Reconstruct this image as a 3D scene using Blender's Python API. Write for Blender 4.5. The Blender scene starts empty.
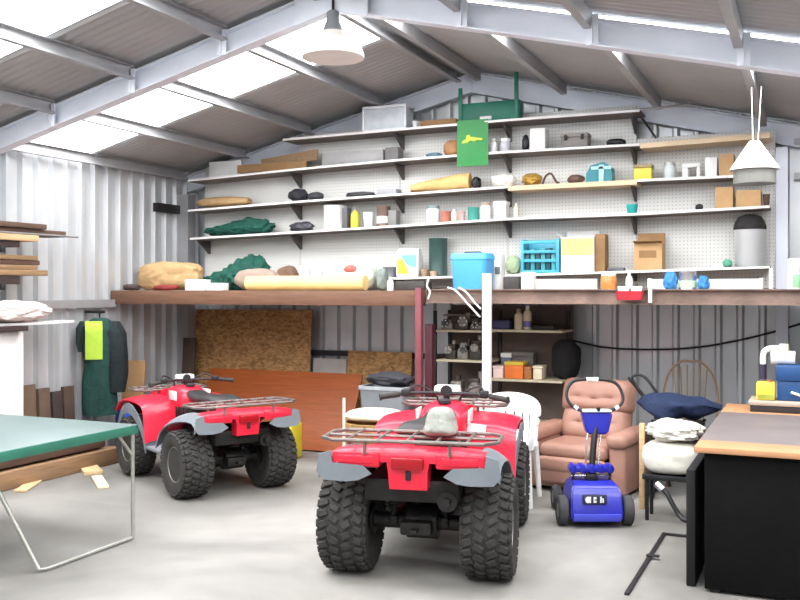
import bpy, bmesh, math, random
from mathutils import Vector, Matrix, Euler, noise
random.seed(7)
PI = math.pi
SC = bpy.context.scene
COL = SC.collection

# ------------------------------------------------------------------ camera geometry
TH = math.radians(24.23); FPX = 922.0; HZ = 290.0; CZ = 1.65
ST, CT = math.sin(TH), math.cos(TH)
def ray(u, v):
    t = (u-400)/FPX
    return (-ST+t*CT, CT+t*ST, (HZ-v)/FPX)
def on_y(u, v, y):
    d = ray(u, v); k = y/d[1]
    return Vector((d[0]*k, y, CZ+d[2]*k))
def on_x(u, v, x):
    d = ray(u, v); k = x/d[0]
    return Vector((x, d[1]*k, CZ+d[2]*k))
def on_z(u, v, z=0.0):
    d = ray(u, v); k = (z-CZ)/d[2]
    return Vector((d[0]*k, d[1]*k, z))
def x_at(u, y): return on_y(u, HZ, y).x
def z_at(u, v, y): return on_y(u, v, y).z

cam = bpy.data.cameras.new('camera'); camo = bpy.data.objects.new('camera', cam); COL.objects.link(camo)
camo.location = (0, 0, CZ); camo.rotation_euler = (PI/2, 0, TH)
cam.sensor_width = 36; cam.lens = FPX/800*36; cam.shift_y = -(300-HZ)/800
cam.clip_start = 0.05; cam.clip_end = 200
SC.camera = camo

# ------------------------------------------------------------------ materials
def lin(c):
    return tuple(((x/255)/12.92 if x/255 <= .04045 else ((x/255+.055)/1.055)**2.4) for x in c)+(1,)
MATS = {}
def mat(name, rgb, rough=.6, metal=0.0, var=.12, scale=9, bump=0, bscale=60, spec=.4, trans=0, emit=None, coat=0, stretch=None, alpha=1):
    if name in MATS: return MATS[name]
    m = bpy.data.materials.new(name); m.use_nodes = True
    nt = m.node_tree; b = nt.nodes['Principled BSDF']
    b.inputs['Roughness'].default_value = rough; b.inputs['Metallic'].default_value = metal
    b.inputs['Specular IOR Level'].default_value = spec
    b.inputs['Transmission Weight'].default_value = trans
    b.inputs['Coat Weight'].default_value = coat
    b.inputs['Alpha'].default_value = alpha
    c = lin(rgb)
    tc = nt.nodes.new('ShaderNodeTexCoord'); src = tc.outputs['Object']
    if stretch:
        mp = nt.nodes.new('ShaderNodeMapping'); mp.inputs['Scale'].default_value = stretch
        nt.links.new(src, mp.inputs['Vector']); src = mp.outputs['Vector']
    if var > 0:
        n = nt.nodes.new('ShaderNodeTexNoise'); n.inputs['Scale'].default_value = scale; n.inputs['Detail'].default_value = 4
        nt.links.new(src, n.inputs['Vector'])
        r = nt.nodes.new('ShaderNodeValToRGB')
        r.color_ramp.elements[0].position = .3; r.color_ramp.elements[1].position = .7
        r.color_ramp.elements[0].color = tuple(x*(1-var) for x in c[:3])+(1,)
        r.color_ramp.elements[1].color = tuple(min(1, x*(1+var)) for x in c[:3])+(1,)
        nt.links.new(n.outputs['Fac'], r.inputs['Fac']); nt.links.new(r.outputs['Color'], b.inputs['Base Color'])
    else:
        b.inputs['Base Color'].default_value = c
    if bump:
        n2 = nt.nodes.new('ShaderNodeTexNoise'); n2.inputs['Scale'].default_value = bscale; n2.inputs['Detail'].default_value = 3
        nt.links.new(src, n2.inputs['Vector'])
        bp = nt.nodes.new('ShaderNodeBump'); bp.inputs['Strength'].default_value = bump; bp.inputs['Distance'].default_value = .02
        nt.links.new(n2.outputs['Fac'], bp.inputs['Height']); nt.links.new(bp.outputs['Normal'], b.inputs['Normal'])
    if emit:
        b.inputs['Emission Color'].default_value = (1, 1, 1, 1); b.inputs['Emission Strength'].default_value = emit
    MATS[name] = m
    return m
def wood(name, rgb, var=.25, axis=0, rough=.65, scale=5):
    s = [9, 9, 9]; s[axis] = .7
    return mat(name, rgb, rough, 0, var, scale, .15, 20, stretch=tuple(s))

# ------------------------------------------------------------------ mesh helpers
def BM(): return bmesh.new()
def mark(bm, fn, M=None):
    """run fn (adds geometry), return new verts, optionally transformed"""
    n = len(bm.verts); fn(); bm.verts.ensure_lookup_table()
    vs = bm.verts[n:]
    if M is not None: bmesh.ops.transform(bm, matrix=M, verts=vs)
    return vs
def T(x, y, z): return Matrix.Translation((x, y, z))
def R(a, ax): return Matrix.Rotation(a, 4, ax)
def box(bm, x0, x1, y0, y1, z0, z1, bev=0, M=None, seg=2):
    tmp = bmesh.new()
    r = bmesh.ops.create_cube(tmp, size=1)
    for v in tmp.verts:
        v.co = Vector((x0+(v.co.x+.5)*(x1-x0), y0+(v.co.y+.5)*(y1-y0), z0+(v.co.z+.5)*(z1-z0)))
    if bev: 
        bev = min(bev, .49*min(abs(x1-x0), abs(y1-y0), abs(z1-z0)))
        bmesh.ops.bevel(tmp, geom=tmp.edges[:], offset=bev, segments=seg, profile=.5, affect='EDGES')
    return merge(bm, tmp, M)
def merge(bm, tmp, M=None):
    if M is not None: bmesh.ops.transform(tmp, matrix=M, verts=tmp.verts)
    me = bpy.data.meshes.new('tmp'); tmp.to_mesh(me); tmp.free()
    bm.from_mesh(me); bpy.data.meshes.remove(me)
    return bm
def cyl(bm, p1, p2, r1, r2=None, seg=16, cap=True):
    r2 = r1 if r2 is None else r2
    p1, p2 = Vector(p1), Vector(p2); d = p2-p1
    tmp = bmesh.new()
    bmesh.ops.create_cone(tmp, cap_ends=cap, segments=seg, radius1=r1, radius2=r2, depth=d.length)
    M = T(*((p1+p2)/2)) @ d.to_track_quat('Z', 'Y').to_matrix().to_4x4()
    return merge(bm, tmp, M)
def smooth_path(pts, n=6, closed=False):
    pts = [Vector(p) for p in pts]; out = []
    m = len(pts); rng = m if closed else m-1
    for i in range(rng):
        p0 = pts[(i-1) % m] if closed or i > 0 else pts[0]
        p1 = pts[i]; p2 = pts[(i+1) % m]
        p3 = pts[(i+2) % m] if closed or i+2 < m else pts[-1]
        for k in range(n):
            t = k/n
            out.append(.5*((2*p1)+(-p0+p2)*t+(2*p0-5*p1+4*p2-p3)*t*t+(-p0+3*p1-3*p2+p3)*t**3))
    if not closed: out.append(pts[-1])
    return out
def tube(bm, pts, r, seg=8, closed=False, smooth=0, radii=None):
    pts = smooth_path(pts, smooth, closed) if smooth else [Vector(p) for p in pts]
    n = len(pts); rings = []; up = Vector((0, 0, 1)); prev = None
    for i, p in enumerate(pts):
        a = pts[(i-1) % n] if closed or i > 0 else p
        b = pts[(i+1) % n] if closed or i < n-1 else p
        t = (b-a).normalized()
        if prev is None:
            nrm = t.cross(up)
            if nrm.length < 1e-3: nrm = t.cross(Vector((1, 0, 0)))
        else:
            nrm = prev-t*prev.dot(t)
            if nrm.length < 1e-4: nrm = t.orthogonal()
        nrm.normalize(); prev = nrm; bi = t.cross(nrm)
        rr = radii[min(i, len(radii)-1)] if radii else r
        rings.append([bm.verts.new(p+nrm*math.cos(2*PI*k/seg)*rr+bi*math.sin(2*PI*k/seg)*rr) for k in range(seg)])
    for i in range(n if closed else n-1):
        A, B = rings[i], rings[(i+1) % n]
        for k in range(seg): bm.faces.new((A[k], A[(k+1) % seg], B[(k+1) % seg], B[k]))
    if not closed:
        bm.faces.new(rings[0][::-1]); bm.faces.new(rings[-1])
    return bm
def lathe(bm, prof, seg=24, M=None):
    """prof: (r, z) from bottom to top about Z; r=0 ends closed"""
    tmp = bmesh.new(); rings = []
    for r, z in prof:
        if r < 1e-5: rings.append([tmp.verts.new((0, 0, z))])
        else: rings.append([tmp.verts.new((r*math.cos(2*PI*k/seg), r*math.sin(2*PI*k/seg), z)) for k in range(seg)])
    for A, B in zip(rings, rings[1:]):
        for k in range(seg):
            k2 = (k+1) % seg
            if len(A) == 1 and len(B) == 1: continue
            if len(A) == 1: tmp.faces.new((A[0], B[k2], B[k]))
            elif len(B) == 1: tmp.faces.new((A[k], A[k2], B[0]))
            else: tmp.faces.new((A[k], A[k2], B[k2], B[k]))
    if len(rings[0]) > 1: tmp.faces.new(rings[0][::-1])
    if len(rings[-1]) > 1: tmp.faces.new(rings[-1])
    return merge(bm, tmp, M)
def prism(bm, poly, h, M=None):
    """poly in XY extruded along +Z by h"""
    tmp = bmesh.new()
    a = [tmp.verts.new((x, y, 0)) for x, y in poly]; b = [tmp.verts.new((x, y, h)) for x, y in poly]
    n = len(poly)
    tmp.faces.new(a[::-1]); tmp.faces.new(b)
    for i in range(n): tmp.faces.new((a[i], a[(i+1) % n], b[(i+1) % n], b[i]))
    bmesh.ops.recalc_face_normals(tmp, faces=tmp.faces)
    return merge(bm, tmp, M)
def grid_sheet(bm, fn, nu, nv, th, M=None):
    """fn(s,t)->Vector ; a sheet with thickness th"""
    tmp = bmesh.new()
    P = [[Vector(fn(i/nu, j/nv)) for j in range(nv+1)] for i in range(nu+1)]
    def nm(i, j):
        a = P[min(i+1, nu)][j]-P[max(i-1, 0)][j]; b = P[i][min(j+1, nv)]-P[i][max(j-1, 0)]
        n = a.cross(b)
        return n.normalized() if n.length > 1e-9 else Vector((0, 0, 1))
    A = [[tmp.verts.new(P[i][j]) for j in range(nv+1)] for i in range(nu+1)]
    B = [[tmp.verts.new(P[i][j]-nm(i, j)*th) for j in range(nv+1)] for i in range(nu+1)]
    for i in range(nu):
        for j in range(nv):
            tmp.faces.new((A[i][j], A[i+1][j], A[i+1][j+1], A[i][j+1]))
            tmp.faces.new((B[i][j], B[i][j+1], B[i+1][j+1], B[i+1][j]))
    for i in range(nu):
        tmp.faces.new((A[i][0], B[i][0], B[i+1][0], A[i+1][0])); tmp.faces.new((A[i][nv], A[i+1][nv], B[i+1][nv], B[i][nv]))
    for j in range(nv):
        tmp.faces.new((A[0][j], A[0][j+1], B[0][j+1], B[0][j])); tmp.faces.new((A[nu][j], B[nu][j], B[nu][j+1], A[nu][j+1]))
    bmesh.ops.recalc_face_normals(tmp, faces=tmp.faces)
    return merge(bm, tmp, M)
def loft(bm, rings, cap=True, closed=True):
    """rings: lists of points of the same count"""
    V = [[bm.verts.new(Vector(p)) for p in r] for r in rings]; n = len(V[0])
    for A, B in zip(V, V[1:]):
        for k in range(n): bm.faces.new((A[k], A[(k+1) % n], B[(k+1) % n], B[k]))
    if cap: bm.faces.new(V[0][::-1]); bm.faces.new(V[-1])
    bmesh.ops.recalc_face_normals(bm, faces=bm.faces)
    return bm
def lump(bm, sx, sy, sz, amp=.12, freq=3.0, seed=0, p=2.6, sub=4, M=None, fine=0):
    """a soft bundle with its base on z=0, sizes are full extents"""
    tmp = bmesh.new(); bmesh.ops.create_icosphere(tmp, subdivisions=sub, radius=1)
    off = Vector((seed*7.3, seed*3.1, seed*1.7))
    for v in tmp.verts:
        d = v.co.normalized()
        k = (abs(d.x)**p+abs(d.y)**p+abs(d.z)**p)**(-1/p)
        q = d*k
        n = noise.noise(d*freq+off)*amp + (noise.noise(d*freq*3.1+off)*fine if fine else 0)
        q = q*(1+n)
        z = q.z*.5*sz+.5*sz
        v.co = Vector((q.x*.5*sx, q.y*.5*sy, max(0.0, z)))
    return merge(bm, tmp, M)
def build(name, bm, m, parent=None, loc=None, rot=None, smooth=40):
    me = bpy.data.meshes.new(name)
    bm.normal_update(); bm.to_mesh(me); bm.free()
    me.materials.append(m)
    if smooth:
        for p in me.polygons: p.use_smooth = True
        me.set_sharp_from_angle(angle=math.radians(smooth))
    o = bpy.data.objects.new(name, me); COL.objects.link(o)
    if loc is not None: o.location = loc
    if rot is not None: o.rotation_euler = rot
    if parent is not None: o.parent = parent
    return o
def tag(o, label, cat, group=None, kind=None):
    o['label'] = label; o['category'] = cat
    if group: o['group'] = group
    if kind: o['kind'] = kind
    return o
def thing(name, label, cat, loc=(0, 0, 0), rz=0, group=None):
    o = bpy.data.objects.new(name, None); COL.objects.link(o)
    o.location = loc; o.rotation_euler = (0, 0, rz); o.empty_display_size = .1
    return tag(o, label, cat, group)
def struct(name, bm, m, label=None, cat=None, smooth=40, loc=None, group=None):
    o = build(name, bm, m, None, loc, None, smooth); o['kind'] = 'structure'
    if label: o['label'] = label
    if cat: o['category'] = cat
    if group: o['group'] = group
    return o
def copy_tree(o, parent=None):
    c = o.copy(); COL.objects.link(c)
    if parent is not None: c.parent = parent
    for ch in list(o.children): copy_tree(ch, c)
    return c
SKYLIGHT, SKYLEVEL, EXPO = 21.0, 1.9, -0.55
# ================================================================== SETTING
XL, XR, YB, YF = -6.8, 1.3, 9.0, -2.6
XRG, ZRG, SL = -3.2, 3.90, .245
def zroof(x): return ZRG-SL*abs(x-XRG)
galv = mat('galvanised_sheet', (194, 196, 198), .34, .42, .10, 1.6)
galv_roof = mat('galvanised_roof_sheet', (166, 167, 168), .55, .25, .08, 1.4)
steel = mat('painted_rafter_steel', (220, 224, 234), .5, .1, .06, 3)
purl = mat('galvanised_purlin', (164, 164, 166), .45, .4, .12, 3)
dark_steel = mat('dark_steel', (52, 50, 52), .5, .6, .15, 6)
black_plastic = mat('black_plastic', (26, 26, 28), .45, 0, .1, 8)
rubber = mat('tyre_rubber', (50, 48, 46), .8, 0, .22, 12, .2, 90)
white_plastic = mat('white_plastic', (232, 232, 230), .4, 0, .03, 5)
white_paint = mat('white_paint', (226, 226, 224), .5, 0, .05, 4)
cream = mat('cream_plastic', (226, 214, 184), .5, 0, .05, 5)
card = mat('cardboard', (188, 152, 108), .8, 0, .1, 7, .1, 50)
card2 = mat('pale_cardboard', (206, 178, 132), .8, 0, .1, 7, .1, 50)
card_dk = mat('brown_board', (146, 112, 76), .8, 0, .12, 7)  # deeper brown board colour than the other cardboards
paper_brown = mat('brown_paper', (176, 144, 102), .8, 0, .12, 10, .4, 14)
chrome = mat('bright_metal', (200, 200, 202), .25, .9, .05, 6)
glass = mat('clear_glass', (225, 232, 230), .08, 0, 0, trans=.85)
teal = mat('teal_plastic', (44, 168, 168), .4, 0, .06, 6)
cyan = mat('turquoise_plastic', (72, 164, 190), .4, 0, .06, 6)
blue_bin = mat('bright_blue_plastic', (80, 160, 214), .35, 0, .04, 5)
navy = mat('navy_cloth', (27, 40, 70), .85, 0, .25, 8, .6, 22)
grey_pl = mat('grey_plastic', (120, 124, 128), .5, 0, .08, 7)
tarp_green = mat('dark_green_cloth', (22, 78, 66), .8, 0, .25, 9, .5, 25)
yellow = mat('yellow_plastic', (214, 200, 70), .4, 0, .06, 6)
brass = mat('dull_brass', (168, 132, 62), .4, .6, .2, 14)
orange = mat('orange_card', (222, 116, 44), .6, 0, .1, 8)
redp = mat('dull_red_plastic', (172, 44, 56), .5, 0, .1, 8)
offwhite_cloth = mat('off_white_cloth', (222, 218, 208), .9, 0, .06, 9, .5, 22)
mud = mat('greasy_metal', (72, 66, 60), .55, .4, .35, 14, .3, 40)
steel_lt = mat('grey_castings', (146, 140, 132), .5, .4, .3, 14, .3, 40)
pine = wood('pine_timber', (206, 172, 128), .15)
pine_y = wood('pine_timber_lengthwise', (196, 166, 126), .18, 1)
brown_y = wood('brown_timber_lengthwise', (88, 66, 55), .25, 1)
tan_y = wood('tan_timber_lengthwise', (140, 112, 82), .22, 1)
dkbrown_y = wood('dark_timber_lengthwise', (58, 46, 44), .25, 1)
timber_beam = wood('brown_beam_timber', (106, 76, 58), .2)
rust = mat('rusty_steel', (122, 102, 92), .7, .1, .3, 5, .2, 40)
maroon = mat('maroon_paint', (78, 34, 44), .5, .1, .15, 8)
red_post_m = mat('red_oxide_paint', (112, 56, 62), .5, .1, .2, 8)
jar_lid = mat('dark_lid', (60, 58, 56), .5, .3, .1, 8)

# --- floor
def floor_mat():
    m = bpy.data.materials.new('concrete_floor'); m.use_nodes = True; nt = m.node_tree; b = nt.nodes['Principled BSDF']
    tc = nt.nodes.new('ShaderNodeTexCoord')
    def nz(s, d, dist=0):
        n = nt.nodes.new('ShaderNodeTexNoise'); n.inputs['Scale'].default_value = s; n.inputs['Detail'].default_value = d
        n.inputs['Distortion'].default_value = dist
        nt.links.new(tc.outputs['Object'], n.inputs['Vector']); return n
    a = nz(.55, 5, .6); f = nz(7, 6); 
    r = nt.nodes.new('ShaderNodeValToRGB'); e = r.color_ramp.elements
    e[0].position = .34; e[0].color = lin((106, 104, 100)); e[1].position = .66; e[1].color = lin((153, 150, 145))
    nt.links.new(a.outputs['Fac'], r.inputs['Fac'])
    r2 = nt.nodes.new('ShaderNodeValToRGB'); e = r2.color_ramp.elements
    e[0].position = .3; e[0].color = (.88, .88, .88, 1); e[1].position = .65; e[1].color = (1, 1, 1, 1)
    nt.links.new(f.outputs['Fac'], r2.inputs['Fac'])
    mx = nt.nodes.new('ShaderNodeMix'); mx.data_type = 'RGBA'; mx.blend_type = 'MULTIPLY'; mx.inputs['Factor'].default_value = 1
    nt.links.new(r.outputs['Color'], mx.inputs['A']); nt.links.new(r2.outputs['Color'], mx.inputs['B'])
    nt.links.new(mx.outputs['Result'], b.inputs['Base Color'])
    mr = nt.nodes.new('ShaderNodeMapRange'); mr.inputs['To Min'].default_value = .42; mr.inputs['To Max'].default_value = .7
    nt.links.new(f.outputs['Fac'], mr.inputs['Value']); nt.links.new(mr.outputs['Result'], b.inputs['Roughness'])
    bp = nt.nodes.new('ShaderNodeBump'); bp.inputs['Strength'].default_value = .08
    g = nz(40, 3); nt.links.new(g.outputs['Fac'], bp.inputs['Height']); nt.links.new(bp.outputs['Normal'], b.inputs['Normal'])
    return m
bm = BM(); box(bm, XL-.1, XR+.1, YF, YB+.1, -.15, 0); struct('floor', bm, floor_mat(), 'pale stained concrete floor slab', 'floor')
bm = BM(); box(bm, -30, 26, -40, YF, -.15, -.005)  # unseen ground added to bounce daylight in through the open front
struct('ground', bm, mat('outdoor_concrete', (178, 174, 166), .8, 0, .1, 1), 'unseen pale concrete yard outside the open front, added for light bounce', 'ground')

# --- trapezoid rib cladding
def ribs(a0, a1, pitch=.19, w=.072, h=.045):
    out = [(a0, 0)]; a = a0+.06
    while a+w < a1:
        out += [(a, 0), (a+.02, h), (a+w-.02, h), (a+w, 0)]; a += pitch
    return out+[(a1, 0)]
def clad(name, prof, place, z0, ztop, m, label):
    bm = BM(); prev = None
    for a, d in prof:
        p = place(a, d); q = (bm.verts.new((p[0], p[1], z0)), bm.verts.new((p[0], p[1], ztop(p[0]))))
        if prev: bm.faces.new((prev[0], q[0], q[1], prev[1]))
        prev = q
    return struct(name, bm, m, label, 'wall', smooth=20)
rx = ribs(XL, XR)
if not any(abs(a-XRG) < 1e-6 for a, _ in rx):
    rx.append((XRG, 0)); rx.sort()
    i = [k for k, (a, d) in enumerate(rx) if abs(a-XRG) < 1e-6][0]
    rx[i] = (XRG, rx[i-1][1] if rx[i-1][1] == rx[i+1][1] else 0.015)
clad('wall_back', rx, lambda a, d: (a, YB-d), 0, zroof, galv, 'ribbed galvanised steel gable wall behind the shelves')
clad('wall_left', ribs(YF, YB, .19), lambda a, d: (XL+d, a), 0, lambda x: zroof(XL), galv, 'ribbed galvanised steel side wall behind the timber rack')
clad('wall_right', ribs(YF, YB, .19), lambda a, d: (XR-d, a), 0, lambda x: zroof(XR), galv, 'ribbed galvanised steel side wall on the right')
# front wall: open bay doors with a header and two jambs
bm = BM()
prism(bm, [(XL, 2.75), (XL, zroof(XL)), (XRG, ZRG), (XR, zroof(XR)), (XR, 2.55), (XL, 2.55)], .06, T(0, YF+.06, 0) @ R(PI/2, 'X'))
box(bm, XL, XL+.25, YF, YF+.06, 0, 2.55); box(bm, XR-.2, XR, YF, YF+.06, 0, 2.55)
struct('wall_front', bm, galv, 'steel front wall with a wide open doorway', 'wall')

# --- roof: corrugated sheets and clear skylight strips
def corr(x0, x1, y0, y1, pitch=.092, amp=.011):
    """sine corrugation across y, running from eave to ridge"""
    bm = BM(); n = max(4, int((y1-y0)/pitch*8)); prev = None
    for i in range(n+1):
        y = y0+(y1-y0)*i/n; w = amp*math.sin(2*PI*(y-y0)/pitch)
        q = (bm.verts.new((x0, y, zroof(x0)+.012+w)), bm.verts.new((x1, y, zroof(x1)+.012+w)))
        if prev: bm.faces.new((prev[0], q[0], q[1], prev[1]))
        prev = q
    return bm
def sky_mat(strength):
    m = bpy.data.materials.new('translucent_roof_sheet'); m.use_nodes = True; b = m.node_tree.nodes['Principled BSDF']
    b.inputs['Base Color'].default_value = (.85, .87, .88, 1); b.inputs['Roughness'].default_value = .5
    b.inputs['Emission Color'].default_value = (.98, .99, 1, 1); b.inputs['Emission Strength'].default_value = strength
    return m
SKY_L = sky_mat(SKYLIGHT)
def roof_side(x0, x1, strips, word, n0):
    y = YF-.1; k = n0
    for s0, s1 in strips+[(YB+.05, None)]:
        o = struct('ceiling', corr(x0, x1, y, s0), galv_roof, 'grey corrugated roof sheeting on the %s slope' % word, 'ceiling', group='corrugated roof sheets on the %s slope' % word, smooth=60)
        if s1 is None: break
        struct('window_%d' % k, corr(x0, x1, s0, s1), SKY_L, 'glowing translucent skylight strip in the %s roof slope' % word, 'window', group='skylight strips in the %s roof slope' % word, smooth=60)
        k += 1; y = s1
roof_side(XL-.02, XRG, [(-.5, .35), (1.8, 2.65), (3.45, 4.97), (6.35, 7.26)], 'left', 1)
roof_side(XRG, XR+.02, [(-.5, .35), (1.8, 2.65), (3.9, 4.75), (6.0, 6.85)], 'right', 5)
bm = BM()
prism(bm, [(-.25, -.06), (0, 0), (.25, -.06), (.25, -.045), (0, .018), (-.25, -.045)], YB-YF, T(XRG, YB, ZRG+.045) @ R(PI/2, 'X'))
struct('trim_1', bm, galv_roof, 'folded ridge capping along the roof peak', 'ridge cap')

# --- portal rafters (I section) and columns
def i_prof(d, w, t=.012):
    return [(-w/2, 0), (w/2, 0), (w/2, t), (t/2, t), (t/2, d-t), (w/2, d-t), (w/2, d), (-w/2, d), (-w/2, d-t), (-t/2, d-t), (-t/2, t), (-w/2, t)]
def rafter(y, side, d=.18, w=.11, gap=.035, cleats=()):
    xe = XL+.04 if side < 0 else XR-.04
    L = math.hypot(xe-XRG, SL*(xe-XRG)); a = math.atan(SL)
    bm = BM(); prof = i_prof(d, w)
    # section in (y, n) swept along the slope
    top = -gap
    ring = lambda x: [(x, y+p, zroof(x)+top-d+q) for p, q in prof]
    loft(bm, [ring(XRG+side*.001), ring(xe)])
    where = {'5.95': 'across the shed in front of the shelves', '8.92': 'against the end wall', '2.95': 'over the middle bay', '0.0': 'over the front bay'}[str(y)]
    o = struct('roof_rafter', bm, steel, 'pale grey steel I-beam rafter %s, %s slope' % (where, 'left' if side < 0 else 'right'), 'rafter', smooth=20)
    if cleats:
        for cx in cleats:
            cb = BM(); box(cb, cx-.04, cx+.04, y-w/2-.012, y-w/2, zroof(cx)-gap-d, zroof(cx)-.02)
            box(cb, cx-.004, cx+.004, y-w/2-.03, y-w/2, zroof(cx)-gap-d+.01, zroof(cx)-gap)
            build('cleat', cb, steel, o)
    return o
PX = [-6.72, -5.88, -5.03, -4.15, -3.33, -3.07, -2.19, -1.30, -.39, .50, 1.22]
for y in (0.0, 2.95, 5.95, 8.92):
    for s in (-1, 1):
        rafter(y, s, cleats=[x for x in PX if (x-XRG)*s > .2] if y == 5.95 else (), d=.18 if y < 8 else .20)
bm = BM()
prism(bm, [(-.3, -.075), (0, 0), (.3, -.075), (.3, -.27), (0, -.20), (-.3, -.27)], .012, T(XRG, 5.95-.058, ZRG-.03) @ R(PI/2, 'X'))
struct('trim_2', bm, steel, 'steel apex plate joining the two rafters at the ridge', 'plate')
for y in (0.0, 2.95, 5.95, 8.9):
    for sx, x in ((-1, XL+.04), (1, XR-.04-.12)):
        bm = BM(); box(bm, x, x+.12, y-.05, y+.05, 0, zroof(x if sx < 0 else x+.12)-.25)
        struct('portal_column', bm, steel, 'steel portal column against the %s side wall' % ('left' if sx < 0 else 'right'), 'column', group='portal columns of the shed')
bays = [(YF+.08, -.07), (.07, 2.88), (3.02, 5.88), (6.02, 8.8)]
for i, x in enumerate(PX):
    for y0, y1 in bays:
        bm = BM(); h = .105; w = .055 if x < XRG else -.055; t = .004 if w > 0 else -.004
        zt = min(zroof(x), zroof(x+w))-.004
        prism(bm, [(0, 0), (w, 0), (w, .018), (w-t, .018), (w-t, .004), (t, .004), (t, h-.004), (w, h-.004), (w, h), (0, h)], y1-y0, T(x, y1, zt-h) @ R(PI/2, 'X'))
        side = 'left' if x < XRG else 'right'
        struct('roof_purlin', bm, purl, 'galvanised purlin under the %s roof slope' % side, 'purlin', group='purlins under the %s roof slope' % side, smooth=20)
# wall girts
bm = BM(); box(bm, XL+.035, XL+.10, -2.4, 7.62, 1.47, 1.55); struct('trim_3', bm, purl, 'horizontal wall girt at eye level on the left wall', 'girt')
bm = BM(); box(bm, -6.6, -3.3, YB-.10, YB-.04, .93, .985); struct('trim_4', bm, dark_steel, 'dark horizontal girt low on the back wall', 'girt')
for z, s in ((z_at(792, 142, 8.9), 'upper'), (z_at(792, 176, 8.9), 'lower')):
    bm = BM(); box(bm, -.17, XR-.05, YB-.09, YB-.04, z-.03, z+.03); struct('trim_5' if s == 'upper' else 'trim_6', bm, purl, 'horizontal girt right of the end column, %s one' % s, 'girt')
xc0, xc1 = x_at(776, 8.82), x_at(788, 8.82)
bm = BM(); box(bm, xc0, xc1, 8.78, 8.9, 0, zroof(xc1)-.26); struct('end_column', bm, steel, 'grey steel end wall column right of the shelves', 'column')
bm = BM(); box(bm, XL+.04, XL+.2, 8.7, 8.84, 0, zroof(XL)-.26); struct('end_column', bm, purl, 'grey steel corner column left of the shelves', 'column')
# ================================================================== PEGBOARD AND SHELVES
YP, YS = 8.80, 8.50          # pegboard face, shelf front edge
DK = 1.645                    # top of the storage deck
def peg_mat():
    m = bpy.data.materials.new('pegboard_white'); m.use_nodes = True; nt = m.node_tree; b = nt.nodes['Principled BSDF']
    b.inputs['Roughness'].default_value = .5
    tc = nt.nodes.new('ShaderNodeTexCoord'); v = nt.nodes.new('ShaderNodeTexVoronoi')
    mp = nt.nodes.new('ShaderNodeMapping'); mp.inputs['Scale'].default_value = (30, 1e-4, 30)
    v.inputs['Scale'].default_value = 1; v.inputs['Randomness'].default_value = 0
    nt.links.new(tc.outputs['Object'], mp.inputs['Vector']); nt.links.new(mp.outputs['Vector'], v.inputs['Vector'])
    r = nt.nodes.new('ShaderNodeValToRGB'); e = r.color_ramp.elements
    e[0].position = .10; e[0].color = (.32, .32, .32, 1); e[1].position = .22; e[1].color = lin((206, 205, 201))
    nt.links.new(v.outputs['Distance'], r.inputs['Fac']); nt.links.new(r.outputs['Color'], b.inputs['Base Color'])
    return m
PEG = peg_mat()
def px(u, y=YP): return x_at(u, y)
S = {1: [(283, 139), (400, 128.5), (510, 119), (640, 109.5)],
     2: [(188, 180), (297, 168.5), (400, 159), (508, 151), (640, 143.5), (770, 132.5)],
     3: [(188, 210), (297, 201), (400, 193.5), (508, 186), (637, 179.5), (728, 175.5), (770, 174)],
     4: [(190, 238), (297, 231.5), (400, 225), (508, 218), (640, 213), (770, 205.5)],
     5: [(215, 280), (297, 278.5), (400, 277.5), (508, 274.5), (640, 270.5), (770, 266)]}
SW = {k: [on_y(u, v, YS) for u, v in L] for k, L in S.items()}
def shelf_z(i, x):
    L = SW[i]
    for a, b in zip(L, L[1:]):
        if x <= b.x or b is L[-1]:
            t = (x-a.x)/(b.x-a.x); return a.z+(b.z-a.z)*t
# pegboard panels, stepped along their top
pz = lambda u, v: z_at(u, v, YP)
for k, (u0, u1, v0) in enumerate([(205, 300, 160), (300, 400, 128), (400, 508, 118), (508, 637, 110), (637, 776, 134)]):
    x0, x1 = px(u0), px(u1); zt = min(pz((u0+u1)/2, v0), zroof(x0)-.06, zroof(x1)-.06)
    bm = BM(); box(bm, x0+.002, x1-.002, YP, YP+.018, DK+.02, zt, .003, seg=1)
    o = build('pegboard_panel', bm, PEG, loc=(0, 0, 0))
    where = ['at the left end of the shelf wall', 'behind the white storage tub', 'behind the green poster', 'above the turquoise crate', 'behind the right end shelves'][k]
    tag(o, 'white perforated pegboard panel '+where, 'pegboard', kind='structure')
shelf_paint = mat('shelf_white_edge', (226, 224, 222), .5, 0, .06, 5)
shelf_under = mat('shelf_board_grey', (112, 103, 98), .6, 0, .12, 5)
shelf_pine = wood('shelf_raw_pine', (212, 190, 158), .12)
SLAB = {1: 'topmost long wall shelf, short of both ends, green frame on it', 2: 'second long wall shelf down, its right end a raw pine plank',
        3: 'third long wall shelf down, tan roll and yellow case on it', 4: 'fourth long wall shelf down, row of paint bottles on it',
        5: 'lowest long wall shelf, just above the storage deck'}
BRK = {1: [400, 508, 634], 2: [297, 400, 508, 634], 3: [297, 400, 508, 634], 4: [205, 297, 400, 508, 634], 5: [297, 400, 508, 634]}
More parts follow.
